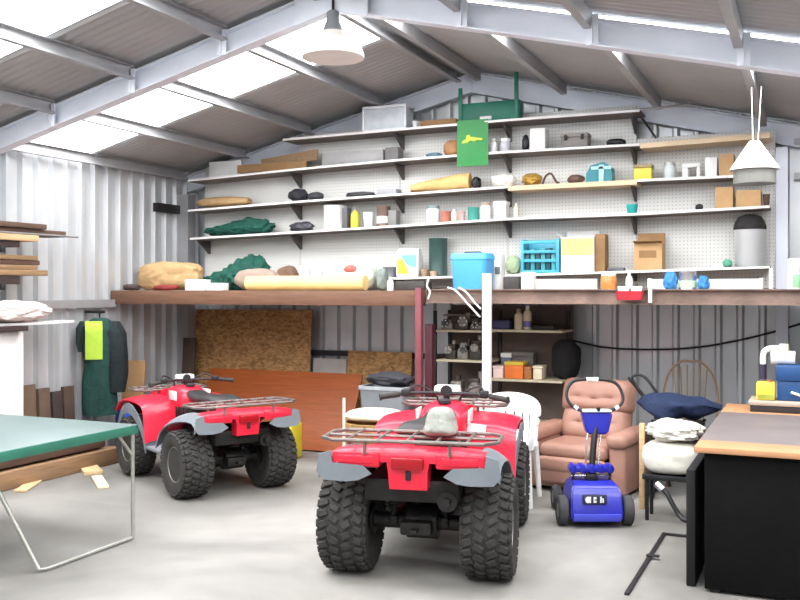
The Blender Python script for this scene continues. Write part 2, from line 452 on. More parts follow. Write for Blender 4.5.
for i in range(1, 6):
    L = SW[i]; root = thing('wall_shelf', SLAB[i], 'shelf', (L[0].x, YP, L[0].z), group='long shelves on the pegboard wall')
    o0 = Vector((L[0].x, YP, L[0].z))
    for k, (a, b) in enumerate(zip(L, L[1:])):
        pinep = (i == 2 and k == 4) or (i == 3 and k == 3)
        bm = BM(); ta = .045 if pinep else .022
        ra = [(a.x, YS, a.z), (a.x, YP-.002, a.z), (a.x, YP-.002, a.z-ta), (a.x, YS, a.z-ta)]
        rb = [(b.x-.003, YS, b.z), (b.x-.003, YP-.002, b.z), (b.x-.003, YP-.002, b.z-ta), (b.x-.003, YS, b.z-ta)]
        loft(bm, [[Vector(p)-o0 for p in ra], [Vector(p)-o0 for p in rb]])
        bd = build('board', bm, shelf_pine if pinep else shelf_under, root, smooth=0)
        if pinep: bd['label'] = 'raw pine board'
        else:
            bm = BM()
            loft(bm, [[Vector(p)-o0 for p in [(q.x+e, YS-.004, q.z+.002), (q.x+e, YS-.0005, q.z+.002), (q.x+e, YS-.0005, q.z-.02), (q.x+e, YS-.004, q.z-.02)]] for q, e in ((a, 0), (b, -.003))])
            ed = build('edge_strip', bm, shelf_paint, bd, smooth=0)
    for u in BRK[i]:
        x = x_at(u, YP-.1)
        z = shelf_z(i, x)-.022-L[0].z; xl = x-L[0].x
        if i == 2 and u > 630: z -= .0
        bm = BM(); prism(bm, [(0, 0), (-.235, 0), (-.235, -.012), (-.02, -.15 if i < 5 else -.07), (0, -.15 if i < 5 else -.07)], .02, T(xl+.01, -.003, z-.001) @ Matrix(((0, 0, -1, 0), (1, 0, 0, 0), (0, 1, 0, 0), (0, 0, 0, 1))))
        build('bracket', bm, mat('bracket_metal', (92, 88, 86), .5, .4, .1, 8), root, smooth=0)
    if i == 1:
        bm = BM(); a, b = on_y(637, 111, YP-.03)-o0, on_y(656, 138, YP-.03)-o0
        tube(bm, [a, b], .011, 6); build('brace', bm, dark_steel, root)
# upright rails that carry the brackets
for u, v0, v1, w in ((299, 140, 275, 'left'), (400, 130, 275, 'middle'), (634, 110, 270, 'right')): pass

# ------------------------------------------------------------------ item builders (origin at base centre, front at -d/2)
def spot(i, u0, u1, v0, back=.05, d=.12):
    """where an item of a shelf stands: i shelf number, or 'd' for the deck; back = gap from front edge"""
    if i == 'd': yf = 7.70+back
    else: yf = YS+back
    x0, x1 = x_at(u0, yf), x_at(u1, yf); xc = (x0+x1)/2
    z = DK if i == 'd' else max(shelf_z(i, x0+.01), shelf_z(i, x1-.01), shelf_z(i, xc))+.001
    zt = z_at((u0+u1)/2, v0, yf)
    return Vector((xc, yf+d/2, z)), x1-x0, max(.02, zt-z)
def it_box(name, label, cat, i, u0, u1, v0, m, d=.14, back=.04, lid=None, group=None, rz=0, bev=.006, latch=None):
    p, w, h = spot(i, u0, u1, v0, back, d)
    if lid is None:
        bm = BM(); box(bm, -w/2, w/2, -d/2, d/2, 0, h, bev)
        o = build(name, bm, m, loc=p, rot=(0, 0, rz)); tag(o, label, cat, group); return o
    t = thing(name, label, cat, p, rz, group); hl = h*.24
    bm = BM(); box(bm, -w/2+.006, w/2-.006, -d/2+.006, d/2-.006, 0, h-hl, bev); build('body', bm, m, t)
    bm = BM(); box(bm, -w/2, w/2, -d/2, d/2, h-hl, h, bev); build('lid', bm, lid, t)
    if latch:
        bm = BM()
        for s in (-.3, .3): box(bm, s*w-.015, s*w+.015, -d/2-.008, -d/2+.004, h-hl-.03, h-hl+.02, .003)
        build('latch', bm, latch, t)
    return t
def it_round(name, label, cat, i, u0, u1, v0, m, kind='bottle', cap=None, back=.04, group=None, band=None):
    p, w, h = spot(i, u0, u1, v0, back, .1); r = w/2; p.y = (YS if i != 'd' else 7.70)+back+r
    t = thing(name, label, cat, p, 0, group); bm = BM()
    if kind == 'bottle':
        lathe(bm, [(r*.92, 0), (r, .01), (r, h*.62), (r*.85, h*.72), (r*.42, h*.80), (r*.40, h*.86)], 20); build('body', bm, m, t)
        bm = BM(); lathe(bm, [(r*.46, h*.85), (r*.46, h*.98), (r*.38, h)], 16); build('cap', bm, cap or white_plastic, t)
    elif kind == 'jar':
        lathe(bm, [(r*.9, 0), (r, .012), (r, h*.74), (r*.86, h*.82), (r*.86, h*.84)], 20); build('body', bm, m, t)
        bm = BM(); lathe(bm, [(r*.93, h*.82), (r*.93, h*.98), (r*.88, h)], 20); build('lid', bm, cap or jar_lid, t)
    elif kind == 'tin':
        lathe(bm, [(r*.96, 0), (r, .006), (r*.96, .014), (r*.96, h-.016), (r, h-.008), (r, h), (r*.88, h), (r*.86, h-.008), (0, h-.008)], 24); build('body', bm, m, t)
        if cap:
            bm = BM(); lathe(bm, [(0, h-.007), (r*.8, h-.007), (r*.8, h+.002), (0, h+.002)], 20); build('lid', bm, cap, t)
    elif kind == 'cup':
        lathe(bm, [(r*.7, 0), (r*.75, .006), (r, h), (r*.93, h), (r*.68, .012), (0, .012)], 20); build('body', bm, m, t)
    if band:
        bm = BM(); q = r*(1.004 if kind != 'tin' else .968)
        lathe(bm, [(q, h*.16), (q*1.004, h*.17), (q*1.004, h*.5), (q, h*.51)], 20); build('printed_band', bm, band, t)
    return t
def it_lump(name, label, cat, i, u0, u1, v0, m, d=.2, back=.03, seed=1, amp=.2, fine=.06, p=2.4, group=None, freq=2.2):
    q, w, h = spot(i, u0, u1, v0, back, d)
    bm = BM(); lump(bm, w, d, h, amp*.8, freq, seed, p, 4, None, fine)
    xs = [v.co.x for v in bm.verts]; zs = [v.co.z for v in bm.verts]; ys = [v.co.y for v in bm.verts]
    bmesh.ops.scale(bm, vec=(w/(max(xs)-min(xs)), d/(max(ys)-min(ys)), h/max(zs)), verts=bm.verts)
    xs = [v.co.x for v in bm.verts]; ys = [v.co.y for v in bm.verts]
    bmesh.ops.translate(bm, vec=(-(max(xs)+min(xs))/2, -(max(ys)+min(ys))/2, 0), verts=bm.verts)
    o = build(name, bm, m, loc=q, smooth=70); tag(o, label, cat, group); return o
def it_carton(name, label, i, u0, u1, v0, m, d=.18, back=.04, flaps=True, inner=None, vfl=0):
    p, w, h = spot(i, u0, u1, v0, back, d); t = thing(name, label, 'box', p)
    bm = BM(); k = .006
    box(bm, -w/2, w/2, -d/2, -d/2+k, 0, h); box(bm, -w/2, w/2, d/2-k, d/2, 0, h)
    box(bm, -w/2, -w/2+k, -d/2+k, d/2-k, 0, h); box(bm, w/2-k, w/2, -d/2+k, d/2-k, 0, h); box(bm, -w/2+k, w/2-k, -d/2+k, d/2-k, 0, k)
    build('body', bm, m, t, smooth=0)
    if flaps:
        for s, ax in ((1, 'b'), (-1, 'l')):
            bm = BM()
            if ax == 'b': box(bm, -w/2, w/2, 0, .004, 0, .07, M=T(0, d/2-.004, h) @ R(-.25, 'X'))
            else: box(bm, 0, .004, -d/2, d/2, 0, .06, M=T(s*(w/2-.002), 0, h) @ R(s*.9, 'Y'))
            build('flap', bm, m, t, smooth=0)
    return t, w, d, h

# ------------------------------------------------------------------ on the topmost shelf
t, w, h = spot(1, 362, 406, 105, .02, .24)
r = thing('storage_tub', 'clear whitish storage tub on the topmost shelf, left of centre', 'tub', t)
tubm = mat('frosted_plastic', (214, 218, 222), .3, 0, .04, 5)
bm = BM(); box(bm, -w/2+.012, w/2-.012, -.108, .108, 0, h-.03, .012); build('body', bm, mat('frosted_plastic_body', (188, 194, 200), .3, 0, .12, 9), r)
bm = BM(); box(bm, -w/2, w/2, -.12, .12, h-.03, h, .008); build('lid', bm, tubm, r)
bm = BM()
for s in (-1, 1): box(bm, s*(w/2-.012)-.012, s*(w/2-.012)+.012, -.118, -.1, .01, h-.03, .003)
box(bm, -w/2+.012, w/2-.012, -.116, -.106, 0, .018, .003); build('rim', bm, tubm, r)
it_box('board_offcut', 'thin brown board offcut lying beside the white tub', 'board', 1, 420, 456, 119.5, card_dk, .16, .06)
it_round('paint_cap', 'small white cap on the topmost shelf beside the tub', 'cap', 1, 411, 417, 121, white_plastic, 'cup', back=.03)
gp, w, h = spot(1, 458, 525, 99, .06, .16)
r = thing('bench_frame', 'dark green metal frame with two uprights on the topmost shelf', 'frame', gp)
gm = mat('dark_green_paint', (20, 104, 84), .45, 0, .1, 6)
bm = BM(); box(bm, -w/2+.01, w/2-.06, -.06, .06, 0, h*.92, .01); build('panel', bm, gm, r)
for s, hh in ((-w/2+.02, h*1.62), (w/2-.09, h*2.1)):
    bm = BM(); box(bm, s-.02, s+.02, -.075, -.055, 0, hh, .006); build('upright', bm, gm, r)
bm = BM(); box(bm, -.12, 0, -.068, -.058, h*.12, h*.28, .003); build('label_plate', bm, white_paint, r)
ca, cb = on_y(532, 106.5, 8.62), on_y(690, 101, 8.62)
bm = BM(); box(bm, 0, .02, 0, .02, 0, .02); bm.free()
bm = BM(); zb = shelf_z(1, ca.x)+.014; tube(bm, [(ca.x, 8.66, zb), (SW[1][-1].x, 8.66, zb+.01), (cb.x, 8.66, zb+.02)], .012, 8)
o = build('conduit_pole', bm, purl); tag(o, 'long thin grey pole lying on the topmost shelf, past its right end', 'pole')
# hanging green poster
a, b = on_y(457, 121, YS-.012), on_y(488, 165, YS-.012)
r = thing('hanging_poster', 'bright green poster with a yellow shape hanging from the topmost shelf', 'poster', (a.x, YS-.012, b.z))
W, H = b.x-a.x, a.z-b.z
bm = BM(); grid_sheet(bm, lambda s, t: (s*W, -.006*math.sin(s*5)-.004*math.sin(t*4), t*H), 10, 12, .002)
build('sheet', bm, mat('bright_green_sheet', (34, 130, 60), .45, 0, .05, 4), r)
bm = BM(); prism(bm, [(.10, .50), (.16, .56), (.24, .58), (.26, .66), (.36, .68), (.38, .63), (.5, .62), (.62, .60), (.78, .58), (.76, .53), (.62, .55), (.5, .52), (.38, .55), (.28, .5), (.18, .5)], .003, T(.02, -.0135, .0) @ R(PI/2, 'X') @ Matrix.Diagonal((W, H, 1, 1)))
build('printed_shape', bm, mat('yellow_print', (178, 196, 62), .5, 0, .08, 9), r)

# ------------------------------------------------------------------ second shelf
bm = BM(); p, w, h = spot(2, 209, 241, 161, .16, .02); box(bm, -w/2, w/2, -.01, .01, 0, h, .003)
tag(build('melamine_board', bm, white_paint, loc=p), 'small white panel propped at the left end of the second shelf', 'panel')
bm = BM(); p, w, h = spot(2, 237, 306, 163, .08, .03); box(bm, -w/2, w/2, -.012, .012, 0, h, .003); 
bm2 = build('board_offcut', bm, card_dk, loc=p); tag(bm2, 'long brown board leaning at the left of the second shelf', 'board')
bm = BM(); p, w, h = spot(2, 262, 318, 153, .12, .03); box(bm, -w/2, w/2, -.012, .012, 0, h*.62, .003, M=R(-.10, 'Y') @ T(0, 0, .06))
tag(build('board_offcut', bm, tan_y, loc=p), 'slanted tan board behind the long brown board on the second shelf', 'board')
it_box('plastic_sheet', 'long grey flat pack on the second shelf under the white tub', 'sheet', 2, 322, 383, 151, mat('grey_wrap', (158, 156, 156), .4, 0, .1, 6), .12, .1)
it_box('grey_case', 'small dark grey case right of the long grey pack, second shelf', 'case', 2, 385, 398, 147, mat('mid_grey_case', (108, 106, 106), .5, 0, .1, 6), .14, .06)
it_lump('blue_rag', 'small flat blue rag beside the brown bag, second shelf', 'rag', 2, 424, 440, 152, mat('slate_blue_cloth', (88, 116, 132), .8, 0, .2, 9), .12, .04, 3)
it_lump('brown_bag', 'small tan leather bag half behind the green poster', 'bag', 2, 441, 459, 139, mat('tan_leather', (170, 124, 84), .6, 0, .2, 8), .13, .06, 4, .1)
it_round('white_bottle', 'white bottle just right of the green poster, second shelf', 'bottle', 2, 489, 496, 138, white_plastic, 'bottle', back=.06)
it_round('grey_jar', 'pale grey jar between white bottle and white carton, second shelf', 'jar', 2, 499, 509, 138, mat('pale_grey_plastic', (186, 186, 192), .4, 0, .05, 6), 'jar', cap=white_plastic, back=.06)
it_lump('hand_tool', 'small black tool against the white carton on the second shelf', 'tool', 2, 521, 528, 134, black_plastic, .08, .06, 6)
it_box('white_carton', 'upright white carton on the second shelf', 'carton', 2, 530, 545, 128, white_paint, .14, .05)
it_box('grey_case', 'wide grey carry case on the second shelf, right of the white carton', 'case', 2, 560, 588, 133, mat('tool_case_grey', (122, 116, 112), .5, 0, .1, 6), .16, .05, lid=mat('tool_case_lid', (138, 132, 128), .5, 0, .1, 6), latch=black_plastic)
it_lump('hand_tool', 'flat black tool near the right bracket of the second shelf', 'tool', 2, 605, 625, 138, black_plastic, .1, .06, 8, .15)
# ------------------------------------------------------------------ third shelf
it_lump('paper_sack', 'flat brown paper sack at the left end of the third shelf', 'sack', 3, 191, 246, 196, paper_brown, .2, .03, 9, .12)
it_lump('cloth_bag', 'soft black bag on the third shelf, second bay from left', 'bag', 3, 285, 304, 188, mat('black_cloth', (40, 40, 46), .8, 0, .2, 9), .16, .04, 10)
it_lump('cloth_bag', 'small flat black pouch right of the soft black bag', 'bag', 3, 305, 320, 191, mat('charcoal_cloth', (62, 62, 68), .8, 0, .2, 9), .14, .05, 11)
it_lump('cable_coil', 'flat dark cable bundle on the third shelf, left of the middle bracket', 'cable', 3, 343, 373, 191, mat('dark_grey_plastic', (70, 70, 74), .6, 0, .25, 12), .14, .05, 12, .3)
it_box('grey_tray', 'low grey tray on the third shelf by the middle bracket', 'tray', 3, 377, 396, 189, mat('tray_grey', (160, 160, 164), .5, 0, .06, 6), .14, .05)
p, w, h = spot(3, 410, 468, 174, .05, .13)
bm = BM(); n = 14
rings = []
for k in range(n+1):
    s = k/n; x = -w/2+w*s; rr = .25*h+.25*h*min(1, s*1.3)
    rings.append([(x, .065*math.cos(a), rr*(1.0+math.sin(a))+.004*math.sin(3*a+s*9)) for a in [2*PI*j/14 for j in range(14)]])
loft(bm, rings); o = build('cloth_roll', bm, mat('tan_canvas', (214, 176, 116), .8, 0, .14, 9, .3, 20), loc=p); tag(o, 'long tan roll of canvas on the third shelf below the poster', 'roll')
it_lump('hand_tool', 'black tool head at the end of the tan roll, third shelf', 'tool', 3, 470, 479, 176, black_plastic, .1, .05, 13)
it_lump('white_cloth', 'crumpled white rag on the third shelf right of the tan roll', 'rag', 3, 490, 514, 173, offwhite_cloth, .14, .05, 14, .25)
it_lump('brass_fittings', 'heap of yellow brass fittings with a hose on the third shelf', 'fittings', 3, 520, 541, 172, brass, .14, .05, 15, .4, .2)
p, w, h = spot(3, 541, 558, 173, .05, .1)
bm = BM(); tube(bm, [(-w/2, 0, .012), (-w*.3, .0, h*.8), (-.0, .01, h), (w*.3, 0, h*.3), (w/2, 0, .012)], .011, 8, smooth=5)
tag(build('dark_hose', bm, mat('brown_rubber', (86, 66, 48), .6, 0, .1, 9), loc=p), 'short curved dark hose beside the brass fittings', 'hose')
it_lump('hand_tool', 'brown handled tool left of the turquoise case, third shelf', 'tool', 3, 566, 584, 174, mat('brown_handle', (92, 70, 60), .6, 0, .2, 9), .1, .05, 17, .2)
p, w, h = spot(3, 586, 612, 162, .05, .16); r = thing('tool_case', 'turquoise case with a pale cross strap on the third shelf', 'case', p)
bm = BM(); loft(bm, [[(-w/2, y, 0), (w/2, y, 0), (w*.46, y, h*.72), (w*.2, y, h), (-w*.3, y, h*.86), (-w/2, y, h*.45)] for y in (-.08, .08)]); build('body', bm, mat('deep_teal', (46, 128, 138), .4, 0, .1, 8), r)
bm = BM(); box(bm, .0, .045, -.09, -.08, 0, h*.86, .003); box(bm, -w*.3, w*.48, -.09, -.08, h*.62, h*.78, .003); build('strap', bm, mat('pale_aqua', (170, 220, 222), .5, 0, .05, 6), r)
it_box('parts_box', 'yellow based parts case with clear top, third shelf', 'case', 3, 633, 652, 164, yellow, .14, .04, lid=mat('smoky_lid', (150, 132, 88), .3, 0, .08, 7))
it_round('glass_jar', 'clear jar right of the yellow parts case', 'jar', 3, 663, 675, 162, mat('pale_glass_jar', (200, 206, 206), .15, 0, .05, 6), 'jar', cap=mat('silver_lid', (176, 176, 176), .4, .5, .05, 6))
p, w, h = spot(3, 682, 700, 163, .05, .12); r = thing('power_adaptor', 'white frame shaped gadget on the third shelf near the white carton', 'gadget', p)
bm = BM(); box(bm, -w/2, -w/2+.05, -.05, .05, 0, h*.7, .006); box(bm, -w/2, w/2, -.05, .05, h*.7, h, .006); build('body', bm, white_plastic, r)
bm = BM(); box(bm, w/2-.03, w/2, -.05, .05, 0, h*.7, .006); build('leg', bm, white_plastic, r)
it_box('white_carton', 'white carton on the third shelf beside a brown carton', 'carton', 3, 705, 717, 157, white_paint, .14, .05)
it_box('brown_carton', 'plain brown carton at the right end of the third shelf', 'carton', 3, 719, 734, 154, card, .16, .05)
# ------------------------------------------------------------------ fourth shelf
p, w, h = spot(4, 201, 268, 215, .03, .22)
bm = BM()
for k in range(6): lump(bm, w*.42, .2, h*(.45+.10*k if k < 5 else .8), .32, 3.0, 21+k, 2.0, 4, T(w*(-.30+.115*k), 0, 0), .12)
tag(build('tarpaulin', bm, tarp_green, loc=p, smooth=70), 'crumpled dark green cloth on the fourth shelf, left end', 'cloth')
it_lump('clamp_set', 'dark metal clamps at the left bracket of the fourth shelf', 'tools', 4, 286, 311, 221, mat('gunmetal', (72, 72, 78), .5, .4, .25, 14), .14, .05, 23, .35, .15)
it_round('white_tin', 'large white tin on the fourth shelf, left side', 'tin', 4, 319, 340, 205, white_plastic, 'tin', cap=white_paint)
it_box('dark_bracket', 'slim dark grey pack between the white tin and yellow bottle', 'pack', 4, 342, 347, 208, mat('slate_grey', (92, 92, 96), .5, 0, .1, 8), .1, .05)
it_round('yellow_bottle', 'slim yellow bottle on the fourth shelf', 'bottle', 4, 349, 357, 207, yellow, 'bottle', cap=mat('grey_cap', (120, 120, 122), .5))
it_round('white_cup', 'small white cup right of the slim yellow bottle', 'cup', 4, 361, 371, 212, white_plastic, 'cup')
it_round('brown_tin', 'brown tin with a pale label left of the middle bracket', 'tin', 4, 374, 387, 206, mat('brown_tin_paint', (112, 92, 82), .5, .2, .1, 8), 'tin', band=white_paint)
it_box('grey_carton', 'small grey carton beside the brown tin, fourth shelf', 'carton', 4, 388, 396, 210, mat('box_grey', (130, 128, 126), .6, 0, .1, 8), .1, .05)
it_round('white_bottle', 'white bottle with grey cap, leftmost of the paint bottles', 'bottle', 4, 424, 437, 205, white_plastic, 'jar', cap=mat('sage_lid', (136, 152, 150), .5))
it_round('red_tin', 'short rust red tin beside the grey capped white bottle', 'tin', 4, 439, 449, 211, mat('rust_red', (176, 104, 88), .5, 0, .1, 8), 'tin')
it_round('white_bottle', 'small white bottle between the rust red and pink tins', 'bottle', 4, 450, 456, 209, cream, 'bottle')
it_round('pink_tin', 'small pink tin left of the teal tin, fourth shelf', 'tin', 4, 458, 464, 211, mat('dusty_pink', (196, 156, 152), .5, 0, .1, 8), 'tin')
it_round('teal_tin', 'teal tin with a white lid among the paint bottles', 'tin', 4, 466, 477, 207, mat('teal_green_paint', (58, 146, 132), .5, 0, .08, 8), 'tin', cap=white_plastic)
it_round('white_bottle', 'white bottle with a tan cap beside the teal tin', 'bottle', 4, 479, 489, 202, white_plastic, 'jar', cap=mat('tan_cap', (170, 152, 130), .5))
it_box('white_tub', 'square white tub near the right end of the paint bottles', 'tub', 4, 493, 506, 201, white_plastic, .13, .04, lid=white_paint)
it_round('cream_tube', 'slim cream tube standing next to the square white tub', 'tube', 4, 513, 518, 203, cream, 'bottle', cap=cream)
it_round('teal_cup', 'teal cup alone on the fourth shelf above the right bracket', 'cup', 4, 625, 637, 204, teal, 'cup')
it_lump('hand_tool', 'tiny black part alone on the fourth shelf, right side', 'part', 4, 695, 703, 203.5, black_plastic, .05, .05, 30)
it_box('brown_carton', 'upright cardboard carton at the right of the fourth shelf', 'carton', 4, 715, 733, 187, card, .16, .04)
it_box('brown_carton', 'low cardboard carton near the right end, fourth shelf', 'carton', 4, 736, 761, 190, card, .18, .04)
it_round('brown_pot', 'dark brown pot at the very right end of the fourth shelf', 'pot', 4, 762.5, 770, 194, mat('dark_brown_glaze', (86, 66, 54), .5, 0, .15, 8), 'cup', back=.06)
# ------------------------------------------------------------------ lowest shelf
it_round('grey_pot', 'grey pot left of the printed bag on the lowest shelf', 'pot', 5, 380, 394, 267, mat('pot_grey', (112, 112, 118), .5, .2, .1, 8), 'tin')
p, w, h = spot(5, 396, 418, 248, .04, .13); r = thing('feed_bag', 'white bag printed yellow green and blue on the lowest shelf', 'bag', p)
bm = BM(); loft(bm, [[(-w*.5*a, -.06*b, z), (w*.5*a, -.06*b, z), (w*.5*a, .06*b, z), (-w*.5*a, .06*b, z)] for a, b, z in ((.94, .9, 0), (1, 1, h*.1), (1, 1, h*.7), (.96, .6, h*.93), (.9, .15, h))]); build('body', bm, white_paint, r)
bm = BM(); prism(bm, [(-.45, .12), (.1, .12), (-.05, .4), (-.2, .62), (-.45, .62)], .004, T(0, -.0605, 0) @ R(PI/2, 'X') @ Matrix.Diagonal((w, h, 1, 1))); build('printed_panel', bm, mat('lime_print', (196, 214, 70), .5, 0, .1, 8), r)
bm = BM(); prism(bm, [(.0, .42), (.42, .3), (.42, .76), (-.3, .76), (-.18, .64)], .004, T(0, -.0605, 0) @ R(PI/2, 'X') @ Matrix.Diagonal((w, h, 1, 1))); build('printed_panel', bm, mat('sky_print', (120, 190, 206), .5, 0, .1, 8), r)
it_round('brass_pot', 'small brown clay pot between the printed bag and dark green cylinder', 'pot', 5, 419, 427, 269, mat('clay_brown', (164, 136, 112), .6, 0, .15, 8), 'cup', back=.02)
it_round('brass_pot', 'small tan clay pot before the dark green cylinder', 'pot', 5, 428, 436, 271, mat('clay_tan', (190, 164, 138), .6, 0, .15, 8), 'cup', back=.0)
it_round('tall_canister', 'tall dark cylinder with teal top band on the lowest shelf', 'canister', 5, 425.5, 443.5, 238, mat('dark_green_tin', (48, 74, 70), .4, 0, .2, 8), 'tin', cap=teal, back=.08)
bm = BM()
it_lump('plant_bag', 'pale green bag left of the turquoise crate, lowest shelf', 'bag', 5, 503, 519, 255, mat('pale_green_bag', (162, 178, 144), .6, 0, .2, 8), .12, .05, 33)
p, w, h = spot(5, 520.5, 559, 239, .03, .2); r = thing('bottle_crate', 'turquoise plastic crate of dark pieces on the lowest shelf', 'crate', p)
bm = BM(); k = .03
box(bm, -w/2, -w/2+k, -.1, .1, 0, h, .005); box(bm, w/2-k, w/2, -.1, .1, 0, h, .005); box(bm, -w/2+k, w/2-k, .08, .1, 0, h, .003); box(bm, -w/2+k, w/2-k, -.1, .08, 0, k, .003)
for f in (.32, .58, .86): box(bm, -w/2+k, w/2-k, -.1, -.085, h*f, h*f+.03, .003)
build('frame', bm, cyan, r)
random.seed(3)
for k2 in range(6):
    xx = -w*.34+k2*w*.135; bm = BM(); box(bm, xx-.02, xx+.022, -.075, .03, .03, h*(.55+.3*random.random()), .006)
    build('packet', bm, [mat('packet_dark', (32, 78, 88), .5, 0, .2, 8), mat('packet_teal', (70, 150, 160), .5, 0, .2, 8)][k2 % 2], r)
t, w, d, h = it_carton('printed_carton', 'white and yellow printed carton with open flaps, lowest shelf', 5, 561, 594, 237, white_paint, .22, .03, True)
bm = BM(); box(bm, -w/2+.004, w/2-.004, -d/2-.003, -d/2, h*.48, h*.96); build('printed_panel', bm, mat('print_yellow', (228, 204, 128), .6, 0, .18, 14), t)
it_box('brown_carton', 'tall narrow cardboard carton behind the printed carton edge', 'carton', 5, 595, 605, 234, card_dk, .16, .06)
it_box('phone_handset', 'flat grey handset on the lowest shelf right of the cartons', 'handset', 5, 607, 624, 267.5, mat('handset_grey', (92, 92, 96), .5, 0, .2, 12), .08, .02)
t, w, d, h = it_carton('open_carton', 'brown cardboard carton with opened lid on the lowest shelf', 5, 634, 662, 243, card, .2, .03, False)
bm = BM(); box(bm, -w/2, w/2, 0, .005, 0, .10, M=T(0, d/2-.006, h) @ R(-.1, 'X')); box(bm, -w/2, w/2, -.07, 0, 0, .005, M=T(0, -d/2, h) @ R(-.2, 'X')); build('flap', bm, card_dk, t)
bm = BM(); box(bm, -w*.32, w*.3, -d/2-.003, -d/2, h*.45, h*.72); build('printed_panel', bm, card_dk, t)
p, w, h = spot(5, 733, 765, 229, .02, .24); p.y = YS+.02+w/2
r = thing('metal_bin', 'silver metal bin topped by a dark brim, lowest shelf right end', 'bin', p)
bm = BM(); rr = w/2; lathe(bm, [(rr*.94, 0), (rr*.97, .012), (rr, h-.01), (rr*1.02, h), (rr*.96, h), (rr*.9, .02), (0, .02)], 32); build('body', bm, mat('bin_metal', (204, 205, 206), .35, .4, .05, 3), r)
p2 = p+Vector((0, 0, h+.001)); bm = BM(); lathe(bm, [(rr*1.04, 0), (rr*1.06, .02), (rr*.95, .07), (rr*.72, .115), (rr*.3, .135), (0, .14)], 28)
tag(build('dark_bowl', bm, mat('black_felt', (38, 36, 36), .8, 0, .2, 12, .3, 30), loc=p2), 'round black dome resting upside down on the silver bin', 'bowl')
it_lump('green_sponge', 'small green sponge left of the silver bin', 'sponge', 5, 722, 732, 259, mat('mint_green', (96, 170, 140), .7, 0, .1, 9), .1, .0, 35, .1)
it_box('white_box', 'low white box tucked left of the silver bin, behind the sponge', 'box', 5, 714, 731, 264, white_paint, .1, .13)
# ================================================================== STORAGE DECK, BEAMS, POSTS
YBm = 7.60
xj = x_at(424, YBm)
bm = BM(); box(bm, XL+.04, xj-.01, YBm, YBm+.07, 1.505, DK, .006); tag(build('timber_beam', bm, timber_beam), 'long brown timber beam carrying the left half of the storage deck', 'beam')
bm = BM(); d = .125
prism(bm, [(-.04, 0), (.04, 0), (.04, .01), (.006, .01), (.006, d-.01), (.04, d-.01), (.04, d), (-.04, d), (-.04, d-.01), (-.006, d-.01), (-.006, .01), (-.04, .01)], XR-.04-(xj+.01), T(xj+.01, YBm+.045, DK+.012-d) @ Matrix(((0, 0, 1, 0), (1, 0, 0, 0), (0, 1, 0, 0), (0, 0, 0, 1))))
tag(build('steel_beam', bm, rust, smooth=20), 'rusty steel I-beam carrying the right half of the storage deck', 'beam')
bm = BM(); n = 9
r = thing('storage_deck', 'brown board storage deck at eye level behind the beams', 'deck', (XL+.05, YBm+.09, DK))
xs = [XL+.05+(XR-.05-XL-.05)*k/n for k in range(n+1)]
for k in range(n):
    bm = BM(); box(bm, xs[k]-XL-.05, xs[k+1]-XL-.05-.004, 0, YB-.05-YBm-.09-.19, -.025, 0); build('deck_board', bm, wood('deck_plywood', (136, 112, 90), .15, 1), r)
bm = BM(); xp = x_at(418, YBm-.06); box(bm, xp-.03, xp+.03, YBm-.065, YBm-.005, 0, 1.67, .004); tag(build('steel_post', bm, red_post_m), 'faded red steel post under the joint of the two beams', 'post')
bm = BM(); xp = x_at(430, YBm+.14); box(bm, xp-.035, xp+.035, YBm+.1, YBm+.17, 0, 1.34, .004); tag(build('timber_post', bm, maroon), 'dark maroon post just right of the faded red post', 'post')
# white post in front of the rack
xp = x_at(487, 7.45); r = thing('white_post', 'tall white post standing in front of the parts rack', 'post', (xp, 7.45, 0))
bm = BM(); box(bm, -.034, .034, -.03, .03, .01, 1.79, .004); build('shaft', bm, white_paint, r); bm = BM(); box(bm, -.09, .09, -.07, .07, 0, .012, .003); build('base_plate', bm, dark_steel, r)

# ------------------------------------------------------------------ on the deck, left to right
def dk(name, label, cat, u0, u1, v0, m, yoff=.0, d=.25, seed=1, **k): return it_lump(name, label, cat, 'd', u0, u1, v0, m, d, yoff, seed, **k)
p, w, h = spot('d', 134, 192, 263, .17, .28)
bm = BM(); lump(bm, w, .28, h*1.05, .12, 1.6, 41, 3.2, 5, None, .05)
o = build('paper_sack', bm, paper_brown, loc=p, smooth=70); tag(o, 'plump brown paper sack at the left end of the deck', 'sack')
dk('dark_pouch', 'small dark pouch left of the plump paper sack', 'pouch', 119, 135, 284, mat('dark_brown_cloth', (64, 52, 48), .8, 0, .2, 9), .02, .15, 42)
dk('red_cloth', 'dark red cloth in front of the plump paper sack', 'cloth', 150, 176, 284.5, mat('dark_red_cloth', (122, 42, 40), .8, 0, .2, 9), .0, .09, 43)
it_box('white_carton', 'tilted white carton right of the paper sack on the deck', 'carton', 'd', 185, 204, 279.5, white_paint, .12, .04, rz=.12)
it_box('white_carton', 'small white carton between the tilted carton and the foam tube', 'carton', 'd', 206, 222, 283, white_paint, .12, .03)
p, w, h = spot('d', 195, 260, 254, .46, .3)
bm = BM()
for k in range(6): lump(bm, w*.40, .24+.03*(k % 2), h*(.42+.11*k), .3, 3.0, 45+k, 2.0, 4, T(w*(-.30+.115*k), .01*(k % 3-1), 0), .10)
tag(build('tarpaulin', bm, tarp_green, loc=p, smooth=70), 'crumpled dark green cloth heap on the deck, left side', 'cloth')
dk('folded_sacks', 'folded greyish brown sacks behind the foam tube', 'sacks', 230, 275, 268, mat('grey_brown_sacking', (150, 132, 120), .9, 0, .15, 9, .3, 20), .26, .17, 47, amp=.1)
dk('canvas_bag', 'dark brown canvas bag between the folded sacks and glass jars', 'bag', 272, 292, 265, mat('brown_canvas', (118, 92, 76), .9, 0, .2, 9), .58, .25, 48)
p, w, h = spot('d', 244, 362, 275.5, .1, .15)
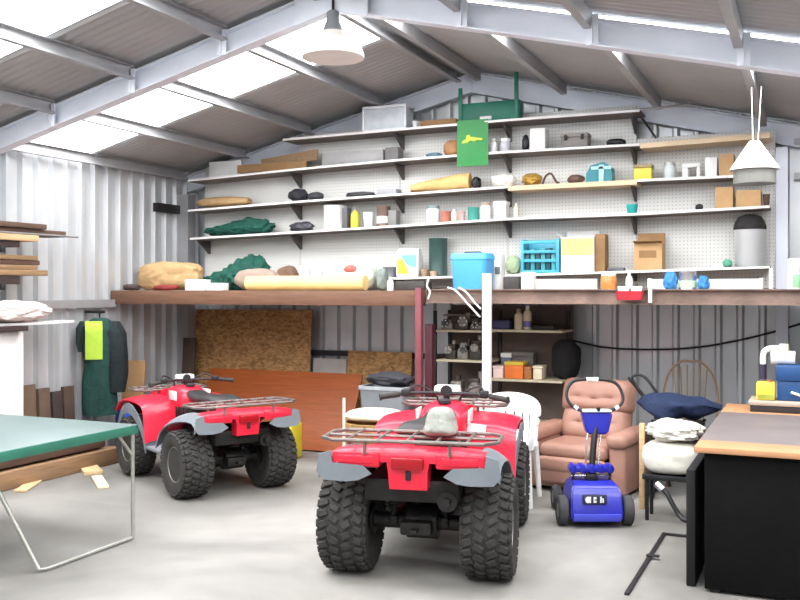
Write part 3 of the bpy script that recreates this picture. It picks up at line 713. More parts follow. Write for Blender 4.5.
bm = BM(); rr = h/2
tube(bm, [(-w/2, 0, rr), (-w*.2, .004, rr), (w*.1, -.003, rr), (w/2, 0, rr)], rr, 18, smooth=3)
o = build('foam_tube', bm, mat('straw_foam', (224, 194, 132), .8, 0, .08, 7, .2, 20), loc=p); tag(o, 'long straw yellow tube lying along the front of the deck', 'tube')
for k, (u0, u1) in enumerate(((297, 307), (308, 319))):
    it_round('glass_jar', ['clear glass jar behind the foam tube, left one', 'clear glass jar behind the foam tube, right one'][k], 'jar', 'd', u0, u1, 266+k, mat('pale_glass_jar', (200, 206, 206)), 'jar', cap=white_plastic, back=.34)
p, w, h = spot('d', 331, 371, 259, .34, .2); r = thing('printed_bag', 'white plastic bag with red and green print above the foam tube', 'bag', p)
bm = BM(); lump(bm, w, .2, h, .16, 2.2, 51, 3, 4, None, .05); build('body', bm, mat('pale_green_white', (206, 212, 200), .5, 0, .08, 8), r, smooth=70)
bm = BM(); lump(bm, w*.4, .08, h*.28, .1, 2, 52, 2.4, 3, T(.0, -.075, h*.55)); build('printed_panel', bm, mat('faded_red_print', (184, 92, 84), .6, 0, .3, 20), r)
dk('grey_cloth', 'grey green rag at the right of the printed plastic bag', 'rag', 373.5, 384, 268, mat('sage_cloth', (128, 138, 132), .9, 0, .15, 9), .36, .16, 53)
it_round('white_bottle', 'small white bottle under the lowest shelf, left of the blue bin', 'bottle', 'd', 386, 392, 277, white_plastic, 'bottle', back=.03)
it_box('dark_box', 'dark flat box between small white bottle and blue bin', 'box', 'd', 395, 424, 281, mat('deck_dark_box', (58, 54, 54), .6, 0, .15, 8), .2, .2)
p, w, h = spot('d', 449, 486, 251, .06, .3); r = thing('blue_bin', 'bright blue plastic bin with lid on the deck', 'bin', p)
bm = BM()
def rr_ring(w, d, z, c=.05, n=5):
    out = []
    for cx, cy, a0 in ((w/2-c, d/2-c, 0), (-w/2+c, d/2-c, PI/2), (-w/2+c, -d/2+c, PI), (w/2-c, -d/2+c, 1.5*PI)):
        out += [(cx+c*math.cos(a0+PI/2*k/n), cy+c*math.sin(a0+PI/2*k/n), z) for k in range(n+1)]
    return out
loft(bm, [rr_ring(w*.88, .25, 0), rr_ring(w*.9, .26, .01), rr_ring(w*.97, .29, h*.8)]); build('body', bm, blue_bin, r)
bm = BM(); loft(bm, [rr_ring(w, .3, h*.79), rr_ring(w, .3, h*.88), rr_ring(w*.94, .27, h*.95), rr_ring(w*.9, .25, h*.955)]); build('lid', bm, mat('bright_blue_lid', (82, 172, 232), .35, 0, .04, 5), r)
bm = BM(); box(bm, -w*.22, w*.22, -.03, .03, h*.955, h, .008); build('handle', bm, dark_steel, r)
p, w, h = spot('d', 488, 501, 251, .42, .14); r = thing('jerrycan', 'white plastic can behind the white post beside the blue bin', 'can', p)
bm = BM(); box(bm, -w/2, w/2, -.07, .07, 0, h*.93, .02); build('body', bm, white_plastic, r)
bm = BM(); cyl(bm, (0, 0, h*.92), (0, 0, h), .025, seg=14); build('cap', bm, white_plastic, r)
bm = BM(); box(bm, w*.05, w*.42, -.078, -.066, h*.42, h*.6, .003); build('label_plate', bm, mat('mid_grey_print', (120, 120, 124), .5), r)
# ropes hanging over the steel beam
for k, pts in enumerate([[(448, 289, -.02), (456, 291, -.06), (468, 304, -.06), (480, 317, -.06)], [(459, 288, -.02), (466, 292, -.06), (476, 304, -.06), (481, 309, -.06)]]):
    bm = BM(); P = [on_y(u, v, YBm+dy) for u, v, dy in pts]; P[0].z = max(P[0].z, DK+.025)
    tube(bm, P, .0085, 8, smooth=5)
    tag(build('striped_cord', bm, mat('white_cord', (224, 222, 224), .7, 0, .25, 40)), ['longer pale cord hanging over the beam below the blue bin', 'shorter pale cord hanging over the beam below the blue bin'][k], 'cord')
bm = BM(); P = [on_y(u, v, YBm-.09) for u, v in ((429, 278), (427, 286), (430, 292), (428, 299))]; tube(bm, P, .010, 8, smooth=5)
tag(build('hanging_strap', bm, mat('pale_strap', (204, 200, 192), .7, 0, .2, 30)), 'pale strap hanging at the top of the faded red post', 'strap')
# right part of the deck
it_box('melamine_board', 'white panel piece on the deck under the turquoise crate', 'panel', 'd', 521, 533, 272, white_paint, .1, .03)
bm = BM(); p, w, h = spot('d', 534, 597, 279, .3, .03); box(bm, -w/2, w/2, -.012, .012, 0, h, .003); tag(build('melamine_board', bm, white_paint, loc=p), 'long pale board lying below the printed carton on the deck', 'panel')
it_box('dark_box', 'dark grey box under the pale green bag on the deck', 'box', 'd', 503, 519, 277, mat('deck_dark_box', (58, 54, 54)), .2, .1)
it_round('orange_jar', 'jar with orange contents on the steel beam side of the deck', 'jar', 'd', 599, 615, 273, mat('orange_jar_fill', (196, 124, 66), .3, 0, .25, 10), 'jar', cap=cream, back=.06)
it_round('white_bottle', 'slim white bottle right of the orange jar', 'bottle', 'd', 625, 632, 272, white_plastic, 'bottle', back=.05)
# crimson tray with white cups hung on the steel beam
a = on_y(615, 300, YBm-.09); b = on_y(643, 291, YBm-.09); w = b.x-a.x
r = thing('crimson_tray', 'crimson tray hooked on the front of the steel beam', 'tray', ((a.x+b.x)/2, YBm-.045, a.z))
bm = BM(); hh = b.z-a.z; loft(bm, [rr_ring(w*.9, .07, 0, .02), rr_ring(w, .09, hh, .02), rr_ring(w*.94, .08, hh, .02), rr_ring(w*.86, .06, .012, .02)]); build('body', bm, redp, r)
bm = BM(); box(bm, -.012, .012, .036, .042, hh*.5, DK+.016-a.z); box(bm, -.012, .012, .036, .14, DK+.013-a.z, DK+.017-a.z); build('hook', bm, redp, r)
for k, s in enumerate((-.25, .25)):
    bm = BM(); lathe(bm, [(.04, 0), (.05, .06), (.045, .06), (.036, .008), (0, .008)], 18, T(0, 0, 0))
    bmesh.ops.scale(bm, vec=(1, .5, 1), verts=bm.verts)
    o = build('white_cup', bm, white_plastic, loc=(r.location.x+s*w*.92, YBm-.045, a.z+.05)); tag(o, ['white cup in the crimson tray, left one', 'white cup in the crimson tray, right one'][k], 'cup')
# blue gloves / bag with a silver tin
it_round('silver_tin', 'silver tin between two crumpled blue gloves on the deck', 'tin', 'd', 677, 696, 271, chrome, 'tin', back=.05, band=mat('pale_green_band', (176, 204, 168), .5, 0, .1, 8))
dk('blue_glove', 'crumpled blue glove left of the silver tin', 'glove', 662, 677, 271, mat('glove_blue', (58, 128, 190), .6, 0, .15, 9), .05, .12, 61, amp=.3)
dk('blue_glove', 'crumpled blue glove right of the silver tin', 'glove', 696.5, 709, 275, mat('glove_blue', (58, 128, 190)), .05, .12, 62, amp=.3)
p, w, h = spot('d', 650, 760, 279, .28, .06); r = thing('light_fitting', 'long white batten light fitting lying on the deck, right side', 'light fitting', p)
bm = BM(); box(bm, -w/2, w/2, -.03, .03, 0, h, .006); build('batten', bm, mat('batten_grey_white', (206, 208, 206), .5, 0, .05, 4), r)
for s in (-1, 1):
    bm = BM(); box(bm, s*(w/2+.008)-.012, s*(w/2+.008)+.012, -.035, .035, 0, h+.006, .004); build('end_cap', bm, white_plastic, r)
a = on_y(648, 279, YBm-.012); b = on_y(652, 303, YBm-.012)
bm = BM(); box(bm, a.x, b.x, YBm-.012, YBm-.002, b.z, a.z, .002); box(bm, a.x, b.x, YBm-.012, YBm+.2, DK+.013, DK+.02); tag(build('white_bracket', bm, white_paint), 'white angle bracket hooked over the steel beam', 'bracket')
bm = BM(); p, w, h = spot('d', 769, 773, 268, .5, .03); box(bm, -w/2, w/2, -.01, .01, 0, h); tag(build('white_strip', bm, white_paint, loc=p), 'short white upright strip at the right end of the shelves', 'strip')
p, w, h = spot('d', 787, 800, 258, .2, .16); r = thing('printed_bag', 'white bag with green print beyond the end column', 'bag', p)
bm = BM(); box(bm, -w/2, w/2, -.08, .08, 0, h, .02); build('body', bm, white_paint, r)
bm = BM(); box(bm, -w*.05, w*.46, -.084, -.076, h*.1, h*.5, .003); build('printed_panel', bm, mat('leaf_print', (142, 190, 150), .5, 0, .1, 8), r)

# ================================================================== BELOW THE DECK
def osb_mat():
    m = bpy.data.materials.new('strand_board'); m.use_nodes = True; nt = m.node_tree; b = nt.nodes['Principled BSDF']; b.inputs['Roughness'].default_value = .75
    tc = nt.nodes.new('ShaderNodeTexCoord'); v = nt.nodes.new('ShaderNodeTexVoronoi'); v.inputs['Scale'].default_value = 26
    mp = nt.nodes.new('ShaderNodeMapping'); mp.inputs['Scale'].default_value = (1, 1, 2.1)
    n = nt.nodes.new('ShaderNodeTexNoise'); n.inputs['Scale'].default_value = 9; n.inputs['Detail'].default_value = 5
    nt.links.new(tc.outputs['Object'], mp.inputs['Vector']); nt.links.new(mp.outputs['Vector'], v.inputs['Vector']); nt.links.new(tc.outputs['Object'], n.inputs['Vector'])
    mx = nt.nodes.new('ShaderNodeMix'); mx.data_type = 'FLOAT'; mx.inputs['Factor'].default_value = .5
    nt.links.new(v.outputs['Color'], mx.inputs['A']); nt.links.new(n.outputs['Fac'], mx.inputs['B'])
    r = nt.nodes.new('ShaderNodeValToRGB'); e = r.color_ramp.elements
    e[0].position = .25; e[0].color = lin((122, 84, 46)); e[1].position = .75; e[1].color = lin((198, 152, 98))
    nt.links.new(mx.outputs['Result'], r.inputs['Fac']); nt.links.new(r.outputs['Color'], b.inputs['Base Color'])
    return m
OSB = osb_mat()
def leaning(name, label, x0, x1, h, yb, yt, m, th=.018, cat='board', z0=0):
    a = math.atan2(yt-yb, h); L = math.hypot(h, yt-yb)
    bm = BM(); box(bm, x0-(x0+x1)/2, x1-(x0+x1)/2, -th, 0, 0, L, .002)
    o = build(name, bm, m, loc=((x0+x1)/2, yb, z0+math.sin(a)*th), rot=(-a, 0, 0)); return tag(o, label, cat)
leaning('strand_board', 'large strand board sheet leaning on the back wall', x_at(196, 8.84), x_at(312, 8.84), z_at(250, 310, 8.84), 8.74, 8.86, OSB)
leaning('strand_board', 'small strand board piece leaning on the wall near the red post', x_at(348, 8.84), x_at(412, 8.84), z_at(380, 352, 8.84), 8.74, 8.86, OSB)
leaning('pale_board', 'pale grey board between the two strand boards', x_at(313.5, 8.84), x_at(346.5, 8.84), z_at(330, 359, 8.84), 8.78, 8.86, mat('pale_grey_board', (176, 170, 164), .6, 0, .08, 5))
leaning('plywood_sheet', 'orange brown plywood sheet leaning in front of the strand boards', x_at(206, 8.5), x_at(359, 8.5), z_at(280, 373, 8.5), 8.22, 8.60, wood('varnished_ply', (152, 78, 34), .16, 0, .5))
leaning('cardboard_sheet', 'flat cardboard sheet leaning on the left wall beside the coveralls', x_at(121, 7.75), x_at(142, 7.75), z_at(131, 361, 7.75), 7.72, 7.82, card_dk)
leaning('dark_board', 'narrow dark board at the left edge of the strand board', x_at(181, 8.6), x_at(193, 8.6), 1.1, 8.58, 8.66, mat('dark_brown_board', (74, 60, 54), .7, 0, .2, 6))

# --- parts rack right of the posts
YR0, YR1 = 8.28, 8.70
xa, xm, xb = x_at(436, YR0), x_at(489, YR0), x_at(562, YR0)
rk = thing('parts_rack', 'cream shelving rack full of machine parts below the deck', 'rack', (xa, YR0, 0))
rackm = mat('rack_cream', (196, 186, 158), .5, 0, .08, 6)
LV = [z_at(460, 330, YR0), z_at(460, 360, YR0), .55, .12]; RV = [z_at(520, 330, YR0), z_at(530, 380, YR0), .4, .12]
for z in LV: bm = BM(); box(bm, .0, xm-xa, 0, YR1-YR0, z-.022, z, .003); build('shelf', bm, rackm, rk)
for z in RV: bm = BM(); box(bm, xm-xa+.002, xb-xa, 0, YR1-YR0, z-.022, z, .003); build('shelf', bm, rackm, rk)
for x in (0, xm-xa-.01, xb-xa-.03):
    for y in (YR1-YR0-.03,) + ((0,) if x == 0 else ()):
        bm = BM(); box(bm, x-.03, x, y, y+.03, 0, 1.45, .002); build('upright', bm, dark_steel, rk)
bm = BM(); box(bm, 0, xb-xa, YR1-YR0+.002, YR1-YR0+.014, .1, 1.5); build('back_panel', bm, mat('rack_back', (92, 78, 72), .7, 0, .15, 5), rk)
def rp(u0, u1, v0, z, d=.2, back=.05):
    y = YR0+back; x0, x1 = x_at(u0, y), x_at(u1, y); zt = z_at((u0+u1)/2, v0, y)
    return Vector(((x0+x1)/2, y+d/2, z+.001)), x1-x0, max(.03, zt-z)
def r_lump(name, label, u0, u1, v0, z, m, seed, d=.2, amp=.35, back=.05):
    p, w, h = rp(u0, u1, v0, z, d, back); bm = BM(); lump(bm, w, d, h, amp*.7, 2.6, seed, 2.6, 4, None, .12)
    xs = [v.co.x for v in bm.verts]; zs = [v.co.z for v in bm.verts]; ys = [v.co.y for v in bm.verts]
    bmesh.ops.scale(bm, vec=(w/(max(xs)-min(xs)), d/(max(ys)-min(ys)), h/max(zs)), verts=bm.verts)
    return tag(build(name, bm, m, loc=p, smooth=50), label, 'machine part')
def r_part(label, u0, u1, v0, z, m, d=.2, kind=0, back=.05):
    """a machined housing: block, boss and flange with bolts"""
    p, w, h = rp(u0, u1, v0, z, d, back); t = thing('engine_part', label, 'machine part', p); bm = BM()
    box(bm, -w*.48, w*.48, -d*.4, d*.4, 0, h*.5, .012)
    box(bm, -w*.3, w*.36, -d*.3, d*.3, h*.45, h*.8, .015); build('housing', bm, m, t)
    bm = BM(); c = (-.12, .15, 0)[kind % 3]*w
    cyl(bm, (c, -d*.5, h*.5), (c, d*.3, h*.5), min(w, h)*.33, seg=18); cyl(bm, (c+w*.2, 0, h*.6), (c+w*.2, 0, h), min(w, h)*.16, seg=14); build('boss', bm, steel_lt if m is mud else mud, t)
    bm = BM()
    for k in range(6):
        a = k*PI/3; cyl(bm, (c+math.cos(a)*min(w, h)*.26, -d*.5-.012, h*.5+math.sin(a)*min(w, h)*.26), (c+math.cos(a)*min(w, h)*.26, -d*.5, h*.5+math.sin(a)*min(w, h)*.26), .008, seg=6)
    build('bolt', bm, chrome, t, smooth=0); return t
z = LV[0]
p, w, h = rp(443, 482, 311, z, .2, .18); bm = BM(); box(bm, -w/2, w/2, -.1, .1, 0, .02, .003, M=T(0, 0, h*.7)); box(bm, -w*.4, w*.4, -.09, .09, 0, h*.62, .01)
tag(build('grey_cover', bm, mat('grey_cover_metal', (150, 148, 144), .5, .2, .12, 8), loc=p), 'flat grey cover lid on top shelf of the parts rack', 'cover')
r_part('pale grey casting on the rack top shelf, leftmost', 440, 452, 317, z, steel_lt, kind=0, d=.12, back=.02)
r_part('dark greasy casting in the middle of the rack top shelf', 453, 468, 313, z, mud, kind=1, d=.12, back=.02)
r_part('small grey casting beside the white post on rack top shelf', 469, 481, 320, z, steel_lt, kind=2, d=.12, back=.02)
z = LV[1]
r_part('brownish gear housing left on the rack second shelf', 444, 455, 341, z, mud, kind=0)
r_part('grey gear housing in the middle of rack second shelf', 456, 467, 339, z, steel_lt, kind=1)
r_part('dark gear housing right on the rack second shelf', 468, 480, 336, z, mud, kind=2)
z = LV[2]
r_part('grey engine block low in the rack, left', 445, 462, 376, z, steel_lt, kind=0); r_part('dark engine block low in the rack, beside the white post', 463, 480, 372, z, mud, kind=1)
r_part('greasy gearbox under the engine blocks, left', 444, 461, 424, LV[3], mud, kind=1); r_part('grey gearbox under the engine blocks, right', 463, 480, 424, LV[3], steel_lt, kind=2)
z = RV[0]
p, w, h = rp(493, 509, 320, z); bm = BM(); box(bm, -w/2, w/2, -.1, .1, 0, h, .012); tag(build('parts_tray', bm, mat('indigo_plastic', (66, 68, 108), .5, 0, .12, 8), loc=p), 'dark indigo box on the rack top shelf right of the white post', 'box')
def r_round(name, label, u0, u1, v0, z, m, kind, cap, back=.06, band=None):
    p, w, h = rp(u0, u1, v0, z, .1, back); rr = w/2; t = thing(name, label, 'bottle', p); bm = BM()
    lathe(bm, [(rr*.95, 0), (rr, .01), (rr, h*.66), (rr*.8, h*.76), (rr*.42, h*.82), (rr*.42, h*.86)], 18); build('body', bm, m, t)
    bm = BM(); lathe(bm, [(rr*.5, h*.85), (rr*.5, h*.97), (rr*.4, h)], 14); build('cap', bm, cap, t)
    if band: bm = BM(); lathe(bm, [(rr*1.004, h*.1), (rr*1.01, h*.11), (rr*1.01, h*.35), (rr*1.004, h*.36)], 18); build('printed_band', bm, band, t)
r_round('cream_bottle', 'cream bottle with tan cap on the rack top shelf', 513, 521, 309, z, cream, 0, mat('tan_cap', (170, 152, 130)))
r_round('cream_bottle', 'cream bottle with violet band at the top shelf of rack', 522, 530, 306, z, cream, 0, white_plastic, band=mat('violet_print', (124, 116, 176), .5))
p, w, h = rp(532, 554, 326, z); bm = BM(); box(bm, -w/2, w/2, -.1, .1, 0, h, .006); tag(build('flat_box', bm, mat('dark_umber', (58, 50, 46), .7, 0, .15, 8), loc=p), 'flat dark box at the right end of rack top shelf', 'box')
z = RV[1]
def r_box(name, label, u0, u1, v0, m, d=.16, back=.04, lid=None):
    p, w, h = rp(u0, u1, v0, z, d, back)
    t = thing(name, label, 'box', p); bm = BM(); box(bm, -w/2, w/2, -d/2, d/2, 0, h*.8, .008); build('body', bm, m, t)
    bm = BM(); box(bm, -w/2-.004, w/2+.004, -d/2-.004, d/2+.004, h*.8, h, .006); build('lid', bm, lid or m, t)
r_box('blue_tin', 'slate blue tin with white lid behind the pink box', 501, 511, 353, mat('slate_blue_paint', (88, 100, 126), .5, 0, .1, 8), .12, .24, white_paint)
r_box('pale_pink_box', 'pale pink box beside the white post on lower rack shelf', 493, 503, 366, mat('pale_pink', (232, 204, 196), .5, 0, .05, 6))
r_box('orange_box', 'orange box with yellow top on the lower rack shelf', 504.5, 523, 362, orange, lid=mat('mustard_lid', (214, 184, 62), .5, 0, .1, 8))
r_box('amber_box', 'small amber box next to the orange box', 524, 531, 367, mat('amber_card', (168, 110, 62), .6, 0, .1, 8))
r_box('grey_carton', 'grey carton behind the amber box', 512, 533, 352, mat('dull_grey_card', (104, 98, 94), .6, 0, .1, 8), .12, .24)
r_box('cream_carton', 'cream carton at the right of the lower rack shelf', 533, 542, 366, cream)
p, w, h = rp(549, 577, 340, z, .24, .1); bm = BM(); lump(bm, w, .24, h, .1, 2, 71, 2.6, 4, None, .03); tag(build('black_bag', bm, mat('matt_black_bag', (20, 19, 20), .85, 0, .2, 8), loc=p, smooth=70), 'round black bag above the left shoulder of the armchair', 'bag')
# black cable sagging along the wall
bm = BM(); P = [on_y(u, v, 8.90) for u, v in ((551, 333), (575, 341), (610, 348), (660, 349.5), (700, 347), (740, 340), (780, 330), (815, 319))]
tube(bm, P, .009, 8, smooth=5); tag(build('black_cable', bm, black_plastic), 'black cable sagging across the ribbed wall above the armchair', 'cable')
# ================================================================== QUAD BIKES  (local: +Y forward, X right, Z up)
atv_red = mat('quad_red_plastic', (216, 30, 56), .38, 0, .06, 4, coat=.2)
atv_red_dk = mat('tail_light_red', (150, 14, 24), .25, 0, .1, 8)
atv_grey = mat('quad_grey_plastic', (112, 118, 124), .55, 0, .08, 6)
atv_black = mat('quad_black_plastic', (34, 33, 35), .6, 0, .1, 8)
atv_engine = mat('engine_dark_metal', (40, 38, 37), .5, .5, .3, 12, .2, 30)
atv_rack = mat('rack_tube_paint', (112, 104, 100), .45, .5, .15, 8)
rim_m = mat('wheel_rim_grey', (128, 126, 122), .5, .4, .15, 8)
seat_m = mat('black_seat_vinyl', (40, 38, 40), .5, 0, .1, 10, .1, 60)
def wheel(root, x, y, r, w, name, seed=0):
    bm = BM(); h = w/2; rr = r-.016
    prof = [(.50*r, -h*.80), (.60*r, -h*.95), (.76*r, -h), (.88*r, -h*.96), (rr-.012, -h*.80), (rr, -h*.5), (rr+.002, 0), (rr, h*.5), (rr-.012, h*.80), (.88*r, h*.96), (.76*r, h), (.60*r, h*.95), (.50*r, h*.80)]
    tmp = BM(); lathe(tmp, prof, 40)
    n = 30
    for k in range(n):
        for row, (zz, sl, ln, off) in enumerate(((-.70, .35, .36, 0), (-.25, -.5, .40, .5), (.25, .5, .40, .0), (.70, -.35, .36, .5))):
            a = 2*PI*(k+off)/n
            box(tmp, -.006, .016, -.019*r/.3, .019*r/.3, -ln*h*.5, ln*h*.5, .004, seg=1,
                M=R(a, 'Z') @ T(rr-(.006 if abs(zz) > .5 else 0), 0, zz*h) @ R(sl, 'X'))
        for s in (-1, 1):
            a = 2*PI*(k+(.0 if s < 0 else .5))/n
            box(tmp, -.03, .012, -.022, .022, -.012, .012, .004, seg=1, M=R(a, 'Z') @ T(rr-.022, 0, s*h*.92) @ R(-s*.55, 'Y'))
    merge(bm, tmp, R(PI/2, 'Y'))
    t = build(name, bm, rubber, root, (x, y, r), smooth=35); t['label'] = 'black knobbly tyre'
    s = 1 if x > 0 else -1
    bm = BM(); tmp = BM(); R0 = .53*r
    lathe(tmp, [(R0, -h*.78), (R0*1.02, -h*.5), (R0*.9, -h*.4), (R0*.9, h*.5), (R0*1.05, h*.80), (R0*.95, h*.84), (R0*.84, h*.55), (R0*.55, h*.42), (R0*.3, h*.50), (R0*.28, h*.62), (0, h*.64)], 28)
    for k in range(4):
        a = k*PI/2+.4; cyl(tmp, (R0*.6*math.cos(a), R0*.6*math.sin(a), h*.42), (R0*.6*math.cos(a), R0*.6*math.sin(a), h*.52), .012, seg=6)
    merge(bm, tmp, R(s*PI/2, 'Y')); o = build('rim', bm, rim_m, t, (0, 0, 0)); o['label'] = 'grey steel rim'
def arch(prof, x0, x1, nu=14, crown=.02, drop=0):
    """surface sweeping a (y,z) profile across x0..x1; crown rounds the edges"""
    P = smooth_path([Vector((0, y, z)) for y, z in prof], 4)
    n = len(P)-1
    def f(s, t):
        p = P[min(n, int(round(t*n)))]; e = abs(2*s-1)
        return Vector((x0+(x1-x0)*s, p.y, p.z-crown*e**4-drop*s))
    return f, nu, n
def make_atv(label):
    root = thing('quad_bike', label, 'quad bike')
    RA, FA = -.62, .63
    for s in (-1, 1):
        wheel(root, s*.41, RA, .300, .285, 'rear_tyre'); wheel(root, s*.42, FA, .292, .225, 'front_tyre')
    # running gear
    bm = BM()
    cyl(bm, (-.30, RA, .30), (.30, RA, .30), .045, seg=14); cyl(bm, (-.07, RA, .30), (.11, RA, .30), .095, seg=18)
    cyl(bm, (.0, RA+.08, .30), (0, RA+.36, .33), .06, seg=14)
    box(bm, -.09, .09, RA-.16, RA-.05, .255, .33, .012); box(bm, -.02, .02, RA-.22, RA-.14, .28, .30, .004)
    for s in (-1, 1):
        cyl(bm, (s*.27, RA, .30), (s*.285, RA, .30), .085, seg=18)
        box(bm, s*.15-.025, s*.15+.025, RA-.06, RA+.5, .28, .34, .01)
    build('rear_axle', bm, atv_engine, root)
    for s in (-1, 1):
        bm = BM(); cyl(bm, (s*.16, RA-.05, .30), (s*.13, RA+.12, .62), .018, seg=10)
        P = [Vector((s*.16, RA-.05, .30)).lerp(Vector((s*.13, RA+.12, .62)), .25+.6*k/56) for k in range(57)]
        d = (P[-1]-P[0]).normalized(); a = d.orthogonal().normalized(); b = d.cross(a)
        tube(bm, [p+a*.04*math.cos(k*.9)+b*.04*math.sin(k*.9) for k, p in enumerate(P)], .008, 6)
        build('shock_absorber', bm, atv_black, root)
    bm = BM(); tube(bm, [(.20, -.1, .36), (.24, -.4, .42), (.22, -.55, .46)], .028, 10, smooth=4)
    cyl(bm, (.22, -.52, .46), (.205, -.93, .49), .055, seg=18); cyl(bm, (.205, -.93, .49), (.203, -.98, .495), .025, seg=12); build('exhaust', bm, atv_engine, root)
    bm = BM()
    box(bm, -.17, .17, -.28, .34, .24, .55, .03); box(bm, -.27, .27, -.90, -.15, .47, .60, .02); box(bm, -.14, .14, .0, .30, .53, .68, .03); box(bm, -.2, -.15, -.2, .2, .28, .44, .02)  # wide rear box is dark fill, standing in for shade between the fenders
    for s in (-1, 1):
        tube(bm, [(s*.13, RA-.20, .56), (s*.15, -.35, .55), (s*.17, -.1, .26), (s*.17, .40, .26), (s*.13, .85, .45), (s*.12, .95, .62)], .018, 8, smooth=4)
        cyl(bm, (s*.10, FA-.08, .27), (s*.33, FA, .28), .02, seg=8); cyl(bm, (s*.10, FA+.12, .28), (s*.33, FA, .30), .02, seg=8)
        cyl(bm, (s*.30, FA, .22), (s*.30, FA, .38), .035, seg=12); cyl(bm, (s*.16, FA+.04, .64), (s*.28, FA, .30), .03, seg=10); cyl(bm, (0, FA, .30), (s*.33, FA, .29), .025, seg=10)
    cyl(bm, (0, FA-.1, .30), (0, FA+.08, .30), .08, seg=14)
    for k in range(5): box(bm, -.16, .16, .02+k*.055, .045+k*.055, .52, .70, .004)
    build('engine_frame', bm, atv_engine, root)
    # rear body
    prof = [(-.10, .46), (-.16, .56), (-.26, .635), (-.45, .705), (-.70, .755), (-.90, .782), (-.985, .765), (-1.0, .71)]
    bm = BM(); f, nu, nv = arch(prof, -.42, .42); grid_sheet(bm, f, nu, nv, -.012)
    for s in (-1, 1):
        box(bm, s*.29-.135, s*.29+.135, -1.012, -.985, .68, .765, .012); box(bm, s*.29-.10, s*.29+.10, -1.018, -1.0, .70, .745, .006)
    fr = build('rear_fender', bm, atv_red, root, smooth=50)
    for s in (-1, 1):
        bm = BM()
        pr = smooth_path([Vector((0, y, z)) for y, z in [(-.10, .42), (-.17, .54), (-.27, .62), (-.46, .69), (-.70, .735), (-.92, .745), (-1.0, .72), (-1.015, .66)]], 4); n = len(pr)-1
        def fl(u, t, s=s, pr=pr, n=n):
            p = pr[min(n, int(round(t*n)))]
            return Vector((s*(.39+.115*u), p.y+(.015*u if p.y < -.9 else 0), p.z+.02*(1-u)-.05*u*u))
        grid_sheet(bm, fl, 6, n, .012*(1 if s < 0 else -1))
        poly = [(.20, .645), (.25, .69), (.42, .70), (.43, .765), (.495, .745), (.51, .65), (.47, .605), (.34, .60), (.27, .61)]
        prism(bm, [(s*a, b) for a, b in poly], .02, T(0, -1.005, 0) @ R(PI/2, 'X'))
        g = build('fender_flare', bm, atv_grey, root, smooth=50); g['label'] = 'grey plastic fender flare'
    bm = BM(); loft(bm, [[(-.125, -.99, .74), (.125, -.99, .74), (.125, -.90, .74), (-.125, -.90, .74)], [(-.11, -1.0, .66), (.11, -1.0, .66), (.11, -.88, .66), (-.11, -.88, .66)], [(-.105, -.985, .56), (.105, -.985, .56), (.105, -.90, .56), (-.105, -.90, .56)]])
    build('tail_panel', bm, atv_red, root, smooth=20)
    bm = BM(); box(bm, -.088, .088, -1.03, -.985, .675, .738, .008); tl = build('tail_light', bm, atv_red_dk, root)
    bm = BM(); box(bm, -.012, .018, -1.008, -.985, .615, .665, .004); build('latch', bm, atv_black, root)
    # seat
    bm = BM(); rings = []
    for y, w, z0, z1 in ((-.66, .10, .80, .82), (-.62, .15, .79, .85), (-.45, .16, .78, .865), (-.2, .15, .76, .84), (.02, .12, .76, .835), (.14, .10, .79, .86), (.17, .07, .81, .85)):
        rings.append([(w*math.cos(a)*(1 if abs(math.cos(a)) < .95 else 1), y, (z0+z1)/2+(z1-z0)/2*max(-1, min(1, 1.25*math.sin(a)))) for a in [2*PI*k/20 for k in range(20)]])
    loft(bm, rings); build('seat', bm, seat_m, root, smooth=60)
    # tank and centre cover
    bm = BM(); rings = []
    for y, w, z0, z1 in ((.12, .10, .62, .82), (.18, .15, .60, .86), (.32, .17, .60, .89), (.46, .16, .62, .885), (.58, .13, .66, .86), (.66, .10, .70, .84)):
        rings.append([(w*(abs(math.cos(a))**.7)*(1 if math.cos(a) > 0 else -1), y, (z0+z1)/2+(z1-z0)/2*(abs(math.sin(a))**.7)*(1 if math.sin(a) > 0 else -1)) for a in [2*PI*k/24 for k in range(24)]])
    loft(bm, rings); tk = build('fuel_tank', bm, atv_red, root, smooth=60)
    bm = BM(); lathe(bm, [(.045, 0), (.045, .02), (.03, .028), (0, .028)], 18, T(0, .28, .882)); build('fuel_cap', bm, atv_black, root)
    for s in (-1, 1):
        bm = BM(); box(bm, -.006, .006, -.09, .09, -.045, .045, .004, M=T(s*.176, .29, .80) @ R(s*.06, 'Y')); d = build('decal', bm, white_paint, tk); d['label'] = 'white decal on the tank side'
    # front body
    prof = [(.24, .40), (.27, .56), (.30, .69), (.38, .745), (.62, .765), (.88, .745), (1.0, .69), (1.04, .63)]
    for s in (-1, 1):
        P = smooth_path([Vector((0, y, z)) for y, z in prof], 4); n = len(P)-1
        def ff(u, t, s=s, P=P, n=n):
            p = P[min(n, int(round(t*n)))]
            return Vector((s*(.15+.335*u), p.y-.02*u, p.z-.035*u**3))
        bm = BM(); grid_sheet(bm, ff, 8, n, .012*(1 if s < 0 else -1)); build('front_fender', bm, atv_red, root, smooth=50)
        bm = BM(); grid_sheet(bm, lambda u, t, s=s: Vector((s*(.475+.025*math.sin(t*PI)), .24+.80*t, .37+.35*math.sin(PI*t)**.6*(.98)-.10*u)), 3, 18, .012*(1 if s > 0 else -1)); g = build('front_flare', bm, atv_grey, root, smooth=50); g['label'] = 'grey plastic front flare'
        bm = BM(); box(bm, s*.19 if s > 0 else -.47, .47 if s > 0 else -.19, -.22, .26, .31, .34, .01); box(bm, (s*.33)-.14, (s*.33)+.14, .23, .26, .33, .46, .01); build('footwell', bm, atv_grey, root)
